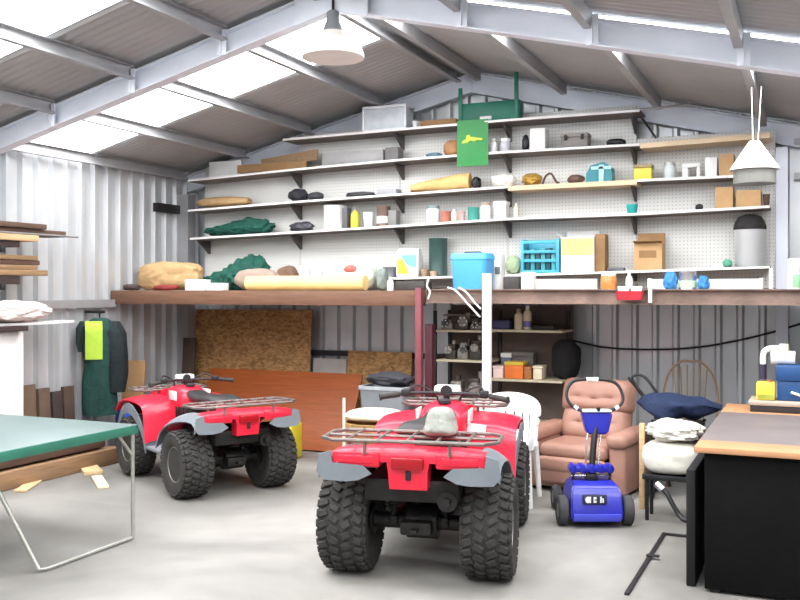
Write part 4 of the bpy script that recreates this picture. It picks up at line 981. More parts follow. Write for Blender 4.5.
        bm = BM(); lathe(bm, [(.075, 0), (.08, .02), (.065, .05), (0, .06)], 20, T(s*.24, 1.02, .62) @ R(-PI/2, 'X')); build('headlight', bm, chrome, root)
    bm = BM(); loft(bm, [[(-.16, .56, .84), (.16, .56, .84), (.16, .56, .70), (-.16, .56, .70)], [(-.17, .85, .79), (.17, .85, .79), (.17, .85, .62), (-.17, .85, .62)], [(-.15, 1.03, .71), (.15, 1.03, .71), (.15, 1.03, .52), (-.15, 1.03, .52)]]); build('front_cowl', bm, atv_red, root)
    bm = BM(); box(bm, .125, .285, -.004, .004, -.04, .04, .003, M=T(0, .262, .735) @ R(-.2, 'X') @ R(.12, 'Y')); build('decal', bm, white_paint, root)['label'] = 'white decal ahead of the seat'
    bm = BM()
    tube(bm, [(-.24, .98, .38), (-.26, 1.07, .50), (-.22, 1.09, .66), (.22, 1.09, .66), (.26, 1.07, .50), (.24, .98, .38)], .017, 8, smooth=4)
    tube(bm, [(-.26, 1.075, .52), (.26, 1.075, .52)], .014, 8); tube(bm, [(-.1, .9, .5), (-.1, 1.07, .52)], .014, 8); tube(bm, [(.1, .9, .5), (.1, 1.07, .52)], .014, 8); build('front_bumper', bm, atv_black, root)
    # racks
    def rack(y0, y1, hw, z, nb, nm):
        bm = BM(); c = .07
        tube(bm, [(-hw+c, y0, z), (hw-c, y0, z), (hw, y0+c, z), (hw, y1-c, z), (hw-c, y1, z), (-hw+c, y1, z), (-hw, y1-c, z), (-hw, y0+c, z)], .011, 8, closed=True)
        for k in range(nb):
            x = -hw+2*hw*(k+1)/(nb+1); tube(bm, [(x, y0, z+.004), (x, y1, z+.004)], .009, 6)
        tube(bm, [(-hw, (y0+y1)/2, z), (hw, (y0+y1)/2, z)], .010, 6)
        for x in (-hw*.48, hw*.48):
            for y in (y0+.01, y1-.02): tube(bm, [(x, y, z), (x, y, z-.075)], .011, 6)
        build(nm, bm, atv_rack, root)
    rack(-1.03, -.66, .49, .828, 5, 'rear_rack'); rack(.66, 1.04, .38, .82, 5, 'front_rack')
    bm = BM(); tube(bm, [(-.43, .22, .965), (-.26, .30, .985), (-.10, .36, .985), (0, .37, .98), (.10, .36, .985), (.26, .30, .985), (.43, .22, .965)], .012, 8, smooth=4)
    cyl(bm, (0, .37, .98), (0, .50, .70), .022, seg=10); hb = build('handlebar', bm, atv_black, root)
    for s in (-1, 1):
        bm = BM(); cyl(bm, (s*.43, .22, .965), (s*.31, .28, .98), .019, seg=12); cyl(bm, (s*.43, .22, .965), (s*.437, .217, .964), .025, seg=12); build('grip', bm, rubber, hb)
        bm = BM(); tube(bm, [(s*.29, .31, .985), (s*.34, .345, .975), (s*.42, .315, .955)], .007, 6, smooth=3); l = build('brake_lever', bm, chrome, hb); l['label'] = 'bright metal brake lever'
        bm = BM(); box(bm, s*.27-.03, s*.27+.03, .26, .33, .965, 1.015, .012); build('switch_block', bm, atv_black, hb)
        bm = BM(); tube(bm, [(s*.27, .32, .99), (s*.22, .42, 1.03), (s*.10, .47, .97), (s*.06, .5, .86)], .007, 6, smooth=4); build('cable', bm, atv_black, hb)
    bm = BM(); box(bm, -.09, .09, .37, .47, .965, 1.035, .02); d = build('instrument_pod', bm, mat('pod_silver', (206, 206, 204), .4, 0, .05, 6), hb); d['label'] = 'pale instrument pod'
    bm = BM(); lathe(bm, [(.04, 0), (.04, .01), (0, .012)], 18, T(0, .368, 1.0) @ R(PI/2, 'X')); build('gauge', bm, atv_black, d); hb.location.z = -.045
    return root
atv1 = make_atv('red quad bike with a grey cloth on its rack, nearest the camera')
rl, rr_ = Vector((-2.513, 4.867)), Vector((-1.69, 5.05)); ang1 = math.radians(12.5)
mid = (rl+rr_)/2; hd = Vector((-math.sin(ang1), math.cos(ang1))); c1 = mid+hd*.62
atv1.location = (c1.x, c1.y, 0); atv1.rotation_euler = (0, 0, ang1); atv1['group'] = 'red quad bikes'
atv2 = copy_tree(atv1); atv2['label'] = 'red quad bike further back, parked at an angle in front of the plywood sheet'
rl, rr_ = Vector((-4.56, 6.0)), Vector((-4.19, 6.64)); ang2 = math.radians(60)
mid = (rl+rr_)/2; hd = Vector((-math.sin(ang2), math.cos(ang2))); c2 = mid+hd*.56; atv2.scale = (.9, .9, .9)
atv2.location = (c2.x, c2.y, 0); atv2.rotation_euler = (0, 0, ang2)
# grey cloth on the near quad's rack
M1 = T(c1.x, c1.y, 0) @ R(ang1, 'Z')
q = M1 @ Vector((.15, -.80, .841))
bm = BM(); lump(bm, .165, .20, .15, .10, 2.0, 81, 4.5, 5, None, .03); bmesh.ops.scale(bm, vec=(1, 1, 1), verts=bm.verts)
for v in bm.verts:
    k = 1.25-.6*max(0, v.co.z)/.165; v.co.x *= k; v.co.y *= k
tag(build('grey_cloth', bm, mat('pale_grey_cloth', (138, 140, 133), .9, 0, .06, 8, .4, 20), loc=q, rot=(0, 0, ang1), smooth=70), 'pale grey cloth bundle on the rear rack of the near quad bike', 'cloth')
# ================================================================== ARMCHAIR
ach = mat('dusty_pink_leather', (160, 120, 105), .55, 0, .1, 5, .12, 40)
def make_armchair(label):
    t = thing('reclining_armchair', label, 'armchair')
    # local: front toward -Y, width .80
    bm = BM(); box(bm, -.29, .29, -.36, .36, .04, .30, .02); box(bm, -.39, .39, -.30, .40, .02, .12, .02); build('base', bm, ach, t)
    bm = BM(); box(bm, -.268, .268, -.43, -.36, .09, .33, .03, seg=3); box(bm, -.268, .268, -.44, -.36, .20, .345, .035, seg=3); build('footrest_panel', bm, ach, t)
    bm = BM(); box(bm, -.27, .27, -.42, .22, .33, .47, .055, seg=4); build('seat_cushion', bm, ach, t, smooth=60)
    for s in (-1, 1):
        bm = BM(); box(bm, s*.345-.065, s*.345+.065, -.38, .36, .03, .50, .03, seg=3); box(bm, s*.345-.085, s*.345+.085, -.42, .30, .46, .60, .055, seg=4)
        build('arm', bm, ach, t, smooth=60)
    bm = BM(); M = T(0, .16, .42) @ R(-.24, 'X')
    def cush(z0, z1, w, d0, tuft):
        def f(s, tt):
            x = (s-.5)*2; z = (tt-.5)*2
            e = (1-abs(x)**6)*(1-abs(z)**6)
            b = d0*max(0, e)**.5
            dip = sum(.035*math.exp(-(((x-a)/.16)**2+((z-c)/.2)**2)) for a, c in tuft)
            return Vector((x*w/2*(1-.05*max(0, z)**2), -b+dip, z0+(z1-z0)*tt))
        return f
    grid_sheet(bm, cush(0.02, .32, .52, .10, [(-.45, 0), (.45, 0), (0, .1)]), 24, 16, -.03, M)
    grid_sheet(bm, cush(.305, .60, .55, .13, [(-.5, -.2), (.45, -.2), (0, -.3)]), 24, 16, -.03, M)
    box(bm, -.265, .265, .0, .12, -.05, .59, .04, M, seg=3); build('backrest', bm, ach, t, smooth=60)
    for s in (-1, 1):
        for y in (-.3, .32):
            bm = BM(); cyl(bm, (s*.34, y, 0), (s*.34, y, .035), .025, seg=12); build('foot', bm, dark_steel, t)
    return t
ac = make_armchair('dusty brownish pink padded armchair against the ribbed wall')
a = math.radians(-8)
cc = Vector((-1.80, 7.30))+Vector((-math.sin(a), math.cos(a)))*.44; ac.location = (cc.x, cc.y, 0); ac.rotation_euler = (0, 0, a); ac.scale = (1.07, .95, .85)
# ================================================================== BLUE MOBILITY CART
sblue = mat('deep_blue_plastic', (30, 34, 146), .35, 0, .08, 5, coat=.2)
def make_cart():
    t = thing('mobility_scooter', 'small blue scooter with a black loop handlebar before the armchair', 'scooter')
    bm = BM(); loft(bm, [[(-.20, -.22, .035), (.20, -.22, .035), (.20, .14, .035), (-.20, .14, .035)], [(-.21, -.25, .08), (.21, -.25, .08), (.21, .16, .08), (-.21, .16, .08)], [(-.20, -.21, .25), (.20, -.21, .25), (.20, .12, .25), (-.20, .12, .25)], [(-.17, -.15, .295), (.17, -.15, .295), (.17, .1, .295), (-.17, .1, .295)]])
    bmesh.ops.bevel(bm, geom=bm.edges[:], offset=.012, segments=2, affect='EDGES'); bd = build('body', bm, sblue, t)
    bm = BM(); box(bm, -.19, .19, -.262, -.24, .05, .10, .008); build('bumper', bm, mat('mid_blue_plastic', (62, 68, 176), .4, 0, .06, 6), t)
    bm = BM(); box(bm, -.115, .075, -.243, -.212, .165, .23, .006); pl = build('emblem_panel', bm, mat('emblem_dark', (40, 42, 66), .5), t)
    bm = BM(); z = .1975
    cyl(bm, (-.075, -.247, z), (-.075, -.236, z), .022, seg=16); box(bm, -.062, -.052, -.247, -.236, z-.022, z+.022)
    box(bm, -.032, -.008, -.247, -.236, z-.02, z-.005); box(bm, -.032, -.008, -.247, -.236, z+.004, z+.02); box(bm, -.032, -.024, -.247, -.236, z-.02, z+.02)
    box(bm, .022, .034, -.247, -.236, z-.02, z+.022); box(bm, .040, .05, -.247, -.236, z-.02, z+.01); box(bm, .022, .05, -.247, -.236, z+.002, z+.01); build('emblem', bm, white_plastic, pl, smooth=0)
    for s in (-1, 1):
        bm = BM(); tmp = BM(); lathe(tmp, [(.05, -.035), (.085, -.042), (.102, -.03), (.106, 0), (.102, .03), (.085, .042), (.05, .035)], 30); merge(bm, tmp, R(PI/2, 'Y')); w = build('tyre', bm, mat('grey_black_rubber', (58, 58, 60), .8, 0, .1, 10), t, (s*.262, -.14, .106))
        bm = BM(); tmp = BM(); lathe(tmp, [(.056, -.034), (.056, .034), (.03, .04), (0, .042)], 22); merge(bm, tmp, R(s*PI/2, 'Y')); build('rim', bm, rim_m, w)
    bm = BM(); box(bm, -.17, .17, .14, .42, .085, .115, .01); build('foot_deck', bm, black_plastic, t)
    for s in (-1, 1):
        bm = BM(); tmp = BM(); lathe(tmp, [(.045, -.03), (.078, -.036), (.092, 0), (.078, .036), (.045, .03)], 26); merge(bm, tmp, R(PI/2, 'Y')); w = build('tyre', bm, mat('grey_black_rubber', (58, 58, 60)), t, (s*.22, .38, .092))
        bm = BM(); tmp = BM(); lathe(tmp, [(.05, -.03), (.05, .03), (0, .034)], 20); merge(bm, tmp, R(s*PI/2, 'Y')); build('rim', bm, rim_m, w)
    bm = BM(); cyl(bm, (-.22, .38, .092), (.22, .38, .092), .016, seg=10); cyl(bm, (-.262, -.14, .106), (.262, -.14, .106), .016, seg=10); build('axle', bm, dark_steel, t)
    bm = BM(); box(bm, -.05, .05, -.06, .05, .29, .34, .01); tube(bm, [(.0, -.02, .32), (.03, .03, .55), (.065, .07, .69)], .026, 12, smooth=3); tl = build('tiller', bm, black_plastic, t)
    for s in (-1, 1):
        bm = BM(); tube(bm, [(s*.05, -.01, .30), (s*.055+.03, .05, .55), (s*.05+.055, .075, .65)], .007, 8, smooth=3); build('side_rod', bm, chrome, tl)
    # cross tray
    bm = BM(); box(bm, -.185, .185, -.05, .06, .35, .395, .016)
    for k in range(5): box(bm, -.17+k*.075, -.13+k*.075, -.056, .066, .345, .405, .008)
    build('accessory_tray', bm, sblue, t); bm = BM(); box(bm, -.17, .17, -.03, .05, .315, .333, .008); build('tray_plate', bm, chrome, t)
    for s in (-1, 1): bm = BM(); cyl(bm, (s*.15, -.02, .29), (s*.15, -.02, .36), .012, seg=8); build('tray_post', bm, dark_steel, t)
    bm = BM(); loft(bm, [[(-.075, .03, .61), (.095, .03, .61), (.095, .12, .61), (-.075, .12, .61)], [(-.10, .04, .69), (.12, .04, .69), (.12, .14, .69), (-.10, .14, .69)], [(-.12, .05, .765), (.14, .05, .765), (.14, .15, .765), (-.12, .15, .765)]])
    bmesh.ops.bevel(bm, geom=bm.edges[:], offset=.012, segments=2, affect='EDGES'); hd = build('control_head', bm, sblue, t)
    bm = BM(); box(bm, -.11, .13, .045, .15, .768, .782, .006); build('dash', bm, white_plastic, hd); bm = BM(); cyl(bm, (.02, .06, .775), (.02, .06, .80), .018, seg=14); build('key_knob', bm, black_plastic, hd)
    bm = BM(); L = [(-.10, .10, .77), (-.18, .12, .80), (-.225, .14, .86), (-.215, .165, .93), (-.15, .18, .985), (.01, .185, .995), (.16, .18, .98), (.225, .165, .93), (.245, .14, .85), (.20, .12, .80), (.12, .10, .77)]
    tube(bm, L, .013, 10, smooth=4); hbar = build('loop_handlebar', bm, black_plastic, t)
    bm = BM(); tube(bm, [(-.055, .183, .993), (.045, .186, .993)], .016, 10); build('grip', bm, white_plastic, hbar); hbar.location.x = .055; hd.location.x = .055
    for s, x in ((-1, -.14), (1, .17)):
        bm = BM(); tube(bm, [(x, .108, .785), (x+s*.03, .12, .80)], .0165, 8); build('sleeve', bm, white_plastic, hbar)
    return t
ct = make_cart(); ct.scale = (.87, .92, 1); p = on_z(592, 529, 0); ct.rotation_euler = (0, 0, math.radians(24)); ct.location = (p.x-.06, p.y+.235, 0)
# ================================================================== WHITE GARDEN CHAIR
def make_garden_chair():
    t = thing('garden_chair', 'white moulded plastic garden chair behind the near quad bike', 'chair')
    bm = BM()
    def bk(s, tt):
        a = PI*s; r = .25
        return Vector((-r*math.cos(a)*(1+.04*tt), .03+.20*math.sin(a)**.8+.05*tt, .44+.36*tt*(.62+.38*math.sin(a)**.7)))
    # back as slats between a rim so that the slots are open
    tmp = BM(); tube(tmp, [bk(k/24, 1) for k in range(25)], .018, 8); tube(tmp, [bk(k/24, .0) for k in range(25)], .016, 8); merge(bm, tmp)
    tmp = BM(); grid_sheet(tmp, lambda s, tt: bk(.12+.76*s, .62+.38*tt), 20, 4, .008); merge(bm, tmp)
    build('backrest', bm, white_plastic, t, smooth=60)
    for k in range(9):
        s0 = .14+k*.09; tmp = BM(); grid_sheet(tmp, lambda s, tt: bk(s0-.034+.068*s, .64*tt), 2, 6, .008); build('slat', tmp, white_plastic, t)
    bm = BM(); prism(bm, [(-.23, -.22), (.23, -.22), (.25, .0), (.20, .2), (-.20, .2), (-.25, 0)], .02, T(0, 0, .42)); build('seat', bm, white_plastic, t)
    for s in (-1, 1):
        bm = BM(); tube(bm, [(s*.25, .08, .62), (s*.27, -.1, .625), (s*.26, -.22, .60), (s*.25, -.23, .44)], .022, 8, smooth=4); build('armrest', bm, white_plastic, t)
        for y in (-.22, .18):
            bm = BM(); tube(bm, [(s*.22, y*.9, .43), (s*.25, y*1.1, .0)], .022, 8, radii=[.028, .018]); build('leg', bm, white_plastic, t)
    return t
gc = make_garden_chair(); gc.location = (x_at(504, 6.96), 6.96, 0); gc.rotation_euler = (0, 0, .12)
# ================================================================== WICKER CHAIR WITH CUSHION, GREY CRATE
wick = mat('wicker_cane', (166, 128, 80), .7, 0, .3, 30, .5, 60)
wx = x_at(374, 6.95); t = thing('wicker_chair', 'round wicker tub chair half hidden behind the near quad bike', 'chair', (wx, 6.95, 0), .3)
bm = BM(); lathe(bm, [(.14, .34), (.20, .38), (.245, .48), (.255, .55), (.235, .55), (.22, .48), (.15, .40), (0, .40)], 30)
for k in range(5): tmp = BM(); tube(tmp, [((.16+.019*k)*math.cos(a), (.16+.019*k)*math.sin(a), .365+.04*k) for a in [2*PI*j/30 for j in range(30)]], .010, 6, closed=True); merge(bm, tmp)
build('basket_seat', bm, wick, t, smooth=60)
for k in range(4):
    a = PI/4+k*PI/2; bm = BM(); tube(bm, [(.17*math.cos(a), .17*math.sin(a), .40), (.22*math.cos(a), .22*math.sin(a), 0)], .015, 8); build('leg', bm, wick, t)
bm = BM(); lump(bm, .46, .44, .10, .06, 2, 91, 2.6, 4, None, .02); tag(build('cushion', bm, mat('cream_cushion', (226, 214, 190), .9, 0, .06, 7, .3, 18), loc=(wx, 6.95, .555), smooth=70), 'cream seat cushion lying on the round wicker chair', 'cushion')
p = on_y(344, 398, 6.5); t = thing('white_stand', 'thin pale upright tube stand left of the wicker chair', 'stand', (p.x, 6.5, 0))
bm = BM(); tube(bm, [(0, 0, .0), (0, 0, p.z)], .012, 8); cyl(bm, (0, 0, 0), (0, 0, .012), .09, seg=20); build('pole', bm, mat('ivory_paint', (214, 206, 190), .5), t)
yc = 7.42; x0, x1 = x_at(358, yc), x_at(404, yc); zt = z_at(380, 387, yc)
t = thing('grey_crate', 'grey plastic crate stacked on a stool behind the wicker chair', 'crate', ((x0+x1)/2, yc+.15, .52)); w = x1-x0
bm = BM(); h = zt-.52; loft(bm, [rr_ring(w*.9, .26, 0, .03), rr_ring(w*.98, .29, h-.03, .03), rr_ring(w*.92, .25, h-.03, .03), rr_ring(w*.86, .22, .012, .03)]); build('body', bm, grey_pl, t)
bm = BM(); loft(bm, [rr_ring(w*1.02, .31, h-.03, .03), rr_ring(w*1.02, .31, h, .03), rr_ring(w*.92, .25, h, .03), rr_ring(w*.92, .25, h-.03, .03), rr_ring(w*1.02, .31, h-.03, .03)], cap=False); build('rim', bm, mat('grey_plastic_light', (148, 152, 156), .5, 0, .06, 7), t)
bx, by = (x0+x1)/2, yc+.15
bm = BM(); lump(bm, w*.95, .24, .12, .2, 2.4, 93, 2.4, 4, None, .08); tag(build('black_bag', bm, mat('black_cloth', (40, 40, 46)), loc=(bx+.03, by, zt+.001), smooth=70), 'flat black bag lying on top of the grey crate', 'bag')
t = thing('wooden_stool', 'dark wooden stool carrying the grey crate', 'stool', (bx, by, 0)); dkw = wood('dark_stool_wood', (84, 62, 48), .2)
bm = BM(); box(bm, -.19, .19, -.15, .15, .485, .519, .006); build('seat', bm, dkw, t)
for sx in (-1, 1):
    for sy in (-1, 1): bm = BM(); box(bm, sx*.15-.018, sx*.15+.018, sy*.11-.018, sy*.11+.018, 0, .485, .003); build('leg', bm, dkw, t)
# ================================================================== BEHIND: SPINDLE CHAIR, NAVY BUNDLE, SACK
beech = wood('honey_beech', (138, 108, 78), .15, 2)
sx, sy = x_at(690, 8.15), 8.15
t = thing('spindle_chair', 'honey coloured spindle back wooden chair by the ribbed wall', 'chair', (sx, sy, 0), .1)
bm = BM(); lathe(bm, [(.17, .42), (.21, .43), (.215, .45), (.20, .462), (0, .455)], 28); build('seat', bm, beech, t)
bm = BM(); ztop = z_at(690, 362, sy)-.0; L = [(-.21, .12, .45), (-.225, .17, .72), (-.18, .21, .92), (-.08, .23, ztop-.015), (.0, .235, ztop-.012), (.08, .23, ztop-.015), (.18, .21, .92), (.225, .17, .72), (.21, .12, .45)]
tube(bm, L, .0095, 8, smooth=5); build('back_hoop', bm, beech, t)
for k in range(6):
    x = -.125+k*.05; bm = BM(); tube(bm, [(x*.8, .14, .45), (x*1.1, .205, ztop-.03-abs(x)*.35)], .006, 6); build('spindle', bm, beech, t)
for ax in (-1, 1):
    for ay in (-1, 1): bm = BM(); tube(bm, [(ax*.12, ay*.12, .43), (ax*.18, ay*.17, 0)], .016, 8); build('leg', bm, beech, t)
# navy fabric pushchair
nx, ny = (x_at(636, 7.55)+x_at(721, 7.55))/2, 7.62
w = x_at(721, 7.55)-x_at(636, 7.55)
t = thing('folded_pushchair', 'navy fabric bundle with black tube handles right of the armchair', 'pushchair', (nx, ny, 0), .05)
zt, zb = z_at(670, 394, 7.55), z_at(670, 424, 7.55)
bm = BM()
def nv(s, tt):
    a = 2*PI*tt; x = (s-.5)*w; e = max(.04, 1-abs(2*s-1)**3.0)
    n = noise.noise(Vector((x*5, math.cos(a)*1.2, math.sin(a)*1.2)))*.02
    def pw(L):
        for (a0, b0), (a1, b1) in zip(L, L[1:]):
            if s <= a1: return b0+(b1-b0)*(s-a0)/(a1-a0)
        return L[-1][1]
    H = zt-zb
    hi = zb+H*pw([(0, .66), (.06, .86), (.2, 1.0), (.5, .98), (.75, .9), (.93, .72), (1, .62)]); lo = zb+H*pw([(0, .62), (.08, .40), (.3, .06), (.42, .0), (.55, .22), (.7, .12), (.85, .35), (1, .60)])
    sn = math.sin(a); z = (hi+lo)/2+(hi-lo)/2*(abs(sn)**.7)*(1 if sn > 0 else -1)
    return Vector((x, .19*max(.15, e)*math.cos(a)+n*2.5, z+n*1.1))
loft(bm, [[nv(k/40, j/24) for j in range(24)] for k in range(41)]); build('fabric', bm, navy, t, smooth=70)
hp = lambda u, v: Vector((x_at(u, 7.72)-nx, .12, z_at(u, v, 7.72)))
bm = BM(); tube(bm, [hp(650, 402), hp(640, 390), hp(633, 379), hp(637, 375), hp(645, 377), hp(654, 388), hp(660, 398)], .011, 8, smooth=4); build('handle', bm, black_plastic, t)
bm = BM(); tube(bm, [hp(628, 378)+Vector((0, .05, 0)), hp(636, 388)+Vector((0, .05, 0)), hp(646, 402)+Vector((0, .05, 0))], .011, 8, smooth=4); build('handle', bm, black_plastic, t)
bm = BM()
for s in (-1, 1): tube(bm, [(s*w*.3, -.12, zb+.03), (s*w*.12, .1, .06)], .012, 8); tube(bm, [(-s*w*.3, .1, zb+.03), (s*w*.3, -.10, .08)], .012, 8)
box(bm, -w*.32, w*.3, -.14, .14, zb-.16, zb+.02, .03); build('frame', bm, black_plastic, t)
for s in (-1, 1):
    for y in (-.14, .12):
        bm = BM(); tmp = BM(); lathe(tmp, [(.02, -.015), (.06, -.02), (.075, 0), (.06, .02), (.02, .015)], 20); merge(bm, tmp, R(PI/2, 'Y')); build('wheel', bm, rubber, t, (s*w*.3, y, .075))
# white sack on a low dark stool
kx, ky = (x_at(642, 6.72)+x_at(697, 6.72))/2, 6.86; w = x_at(699, 6.72)-x_at(639, 6.72)-.01
zb, zm, zt = z_at(668, 476, 6.72), z_at(668, 446, 6.72), z_at(668, 428, 6.8)
bm = BM(); lump(bm, w, .34, zm-zb+.02, .05, 2, 95, 3.4, 4, None, .015); tag(build('white_sack', bm, mat('white_sacking', (206, 203, 192), .7, 0, .04, 6, .2, 20), loc=(kx, ky, zb), smooth=70), 'plump white sack lying next to the black bench', 'sack')
bm = BM(); lump(bm, w*.92, .32, zt-zm+.025, .25, 2.6, 96, 2.4, 5, None, .1); tag(build('white_cloth', bm, offwhite_cloth, loc=(kx+.02, ky, zm+.024), smooth=70), 'crumpled white cloth on top of the plump white sack', 'cloth')
t = thing('low_stand', 'low dark stand under the plump white sack', 'stand', (kx, ky, 0))
bm = BM(); box(bm, -.19, .19, -.13, .13, zb-.04, zb-.001, .006); build('top', bm, black_plastic, t)
for ax in (-1, 1):
    for ay in (-1, 1): bm = BM(); cyl(bm, (ax*.16, ay*.10, 0), (ax*.16, ay*.10, zb-.04), .014, seg=8); build('leg', bm, dark_steel, t)
px_, pz_ = x_at(641, 7.05), z_at(641, 424, 7.05); bm = BM(); box(bm, -.02, .02, -.02, .02, 0, pz_, .006); tag(build('wooden_stake', bm, pine, loc=(px_, 7.1, 0)), 'pale wooden stake between the armchair and the white sack', 'stake')
# ================================================================== BENCH
bxl, by0, by1, bh = -.57, 5.24, 7.30, .80
bx1 = 1.15
t = thing('workbench', 'long black sided workbench with a grey topped timber edge', 'workbench', (bxl, by0, 0))
blk = mat('black_bench_panel', (10, 9, 9), .75, 0, .2, 4, .1, 20, spec=.12)
W, D = bx1-bxl, by1-by0
bm = BM(); box(bm, .02, W, .03, D-.05, .02, bh-.035, .004); build('cabinet_body', bm, blk, t)
bm = BM(); box(bm, -.03, W, -.02, .24, bh-.032, bh, .004); build('front_board', bm, mat('bench_plywood', (170, 124, 88), .55, 0, .1, 5), t)
bm = BM(); box(bm, -.03, W, .243, D-.50, bh-.032, bh-.001, .002); build('grey_top', bm, mat('worn_grey_laminate', (106, 97, 97), .55, 0, .1, 4), t)
bm = BM(); box(bm, -.03, W, D-.497, D, bh-.032, bh+.002, .003); build('back_board', bm, mat('bench_plywood', (198, 152, 112)), t)
for x in (.05, W-.08):
    for y in (.05, D-.1): bm = BM(); box(bm, x, x+.05, y, y+.05, 0, .02); build('foot', bm, dark_steel, t)
bm = BM(); box(bm, -.085, -.035, 0, .62, .05, .70, .008); o = build('side_flap', bm, mat('black_flap', (9, 9, 10), .75, 0, .1, 6), None, (bxl, by0+.10, 0)); tag(o, 'black flap panel standing at the left side of the workbench', 'panel')
for v in o.data.vertices: v.co.z -= .05
# hose with bright end
P = [on_y(u, v, y) for u, v, y in ((661, 488, 6.2), (667, 494, 6.19), (673, 505, 6.17), (680, 516, 6.15), (688, 521, 6.12))]; P.append(Vector((bxl+.03, 6.14, P[-1].z-.005)))
o0 = Vector((bxl, by0, 0))
bm = BM(); tube(bm, [p-o0 for p in P], .016, 10, smooth=4); hs_ = build('hose', bm, black_plastic, t)
bm = BM(); cyl(bm, P[0]-o0+Vector((-.03, .02, .02)), P[0]-o0+Vector((.015, -.005, -.012)), .024, seg=14); build('metal_end', bm, chrome, hs_)
# steel angle frame lying on the floor
A, B, Cc = on_z(664, 535), on_z(626, 597), on_z(690, 535)
r_ = thing('floor_frame', 'dark steel angle frame lying on the floor left of the workbench', 'frame', (A.x, A.y, 0))
bm = BM(); box(bm, -.013, .013, -1.35, .013, 0, .016, .003); build('long_bar', bm, dark_steel, r_)
bm = BM(); box(bm, .014, .22, -.013, .013, 0, .016, .003); build('short_bar', bm, dark_steel, r_)
bm = BM(); box(bm, -.018, .06, -.62, -.58, .0165, .026, .003); build('bolt_plate', bm, dark_steel, r_)
# things on the back of the bench
zb = bh+.0035
bm = BM(); x0 = x_at(750, 6.86); h = z_at(775, 402, 6.86)-zb
t = thing('flat_case', 'long dark case with a pale top at the back of the workbench', 'case', (x0, 6.86, zb)); w = 1.08-x0
box(bm, 0, w, 0, .34, 0, h*.62, .004); build('body', bm, mat('dark_case', (48, 42, 42), .5, 0, .1, 8), t)
bm = BM(); box(bm, -.01, w, -.01, .35, h*.62, h, .004); build('lid', bm, mat('taupe_lid', (168, 152, 138), .6, 0, .08, 6), t)
zc = zb+h+.0015
yb_ = 6.92; x0, x1 = x_at(756, yb_), x_at(775, yb_); h = z_at(765, 381, yb_)-zc
t = thing('yellow_can', 'yellow can on the flat case at the back of the workbench', 'can', ((x0+x1)/2, yb_+.07, zc)); w = x1-x0
bm = BM(); box(bm, -w/2, w/2, -.07, .07, 0, h*.92, .012); build('body', bm, yellow, t); bm = BM(); cyl(bm, (w*.2, 0, h*.9), (w*.2, 0, h), .018, seg=12); build('cap', bm, mat('red_cap', (196, 90, 60), .5), t)
bm = BM(); box(bm, -w/2+.01, w/2-.01, -.073, -.068, h*.08, h*.3); build('label_plate', bm, mat('olive_label', (150, 152, 60), .5, 0, .2, 12), t)
x0, x1 = x_at(775.5, yb_+.01), 1.02; h = z_at(788, 366, yb_)-zc
t = thing('blue_toolbox', 'large blue box behind the yellow can on the workbench', 'box', ((x0+x1)/2, yb_+.13, zc)); w = x1-x0
bl = mat('steel_blue_paint', (30, 68, 116), .45, 0, .15, 5)
bm = BM(); box(bm, -w/2+.01, w/2, -.1, .12, 0, h*.55, .008); build('body', bm, bl, t); bm = BM(); box(bm, -w/2-.0, w/2, -.11, .13, h*.55, h, .012); build('lid', bm, bl, t)
bm = BM(); tube(bm, [(-w*.42, -.115, h*.25), (-w*.3, -.135, h*.1), (-w*.2, -.115, h*.28)], .012, 8, smooth=3); build('handle', bm, chrome, t)
zp = zc+h+.001
P = lambda u, v: Vector((x_at(u, yb_+.12), 0, z_at(u, v, yb_+.12)))
pa, pb = P(771, 357), P(792, 357)
t = thing('water_pump', 'white plumbing pump with an elbow pipe above the blue box', 'pump', (pa.x, yb_+.12, zp)); o0 = Vector((pa.x, 0, zp))
bm = BM(); rr = max(.03, pa.z-zp-.002); cyl(bm, (0, 0, rr), (pb.x-pa.x+.02, 0, rr), rr, seg=20); build('body', bm, white_plastic, t)
q = lambda u, v: P(u, v)-o0
bm = BM(); tube(bm, [q(763, 364), q(763, 356), q(765, 351), q(770, 348.5), q(777, 348)], .02, 12, smooth=4); build('elbow_pipe', bm, white_plastic, t)
bm = BM(); cyl(bm, q(763, 379), q(763, 364), .024, seg=14); build('dark_pipe', bm, mat('dark_violet_pipe', (48, 42, 62), .5), t)
bm = BM(); cyl(bm, q(784, 353), q(784, 344), .032, seg=16); cyl(bm, q(783, 348), q(774, 348), .018, seg=12); build('cap', bm, cream, t)
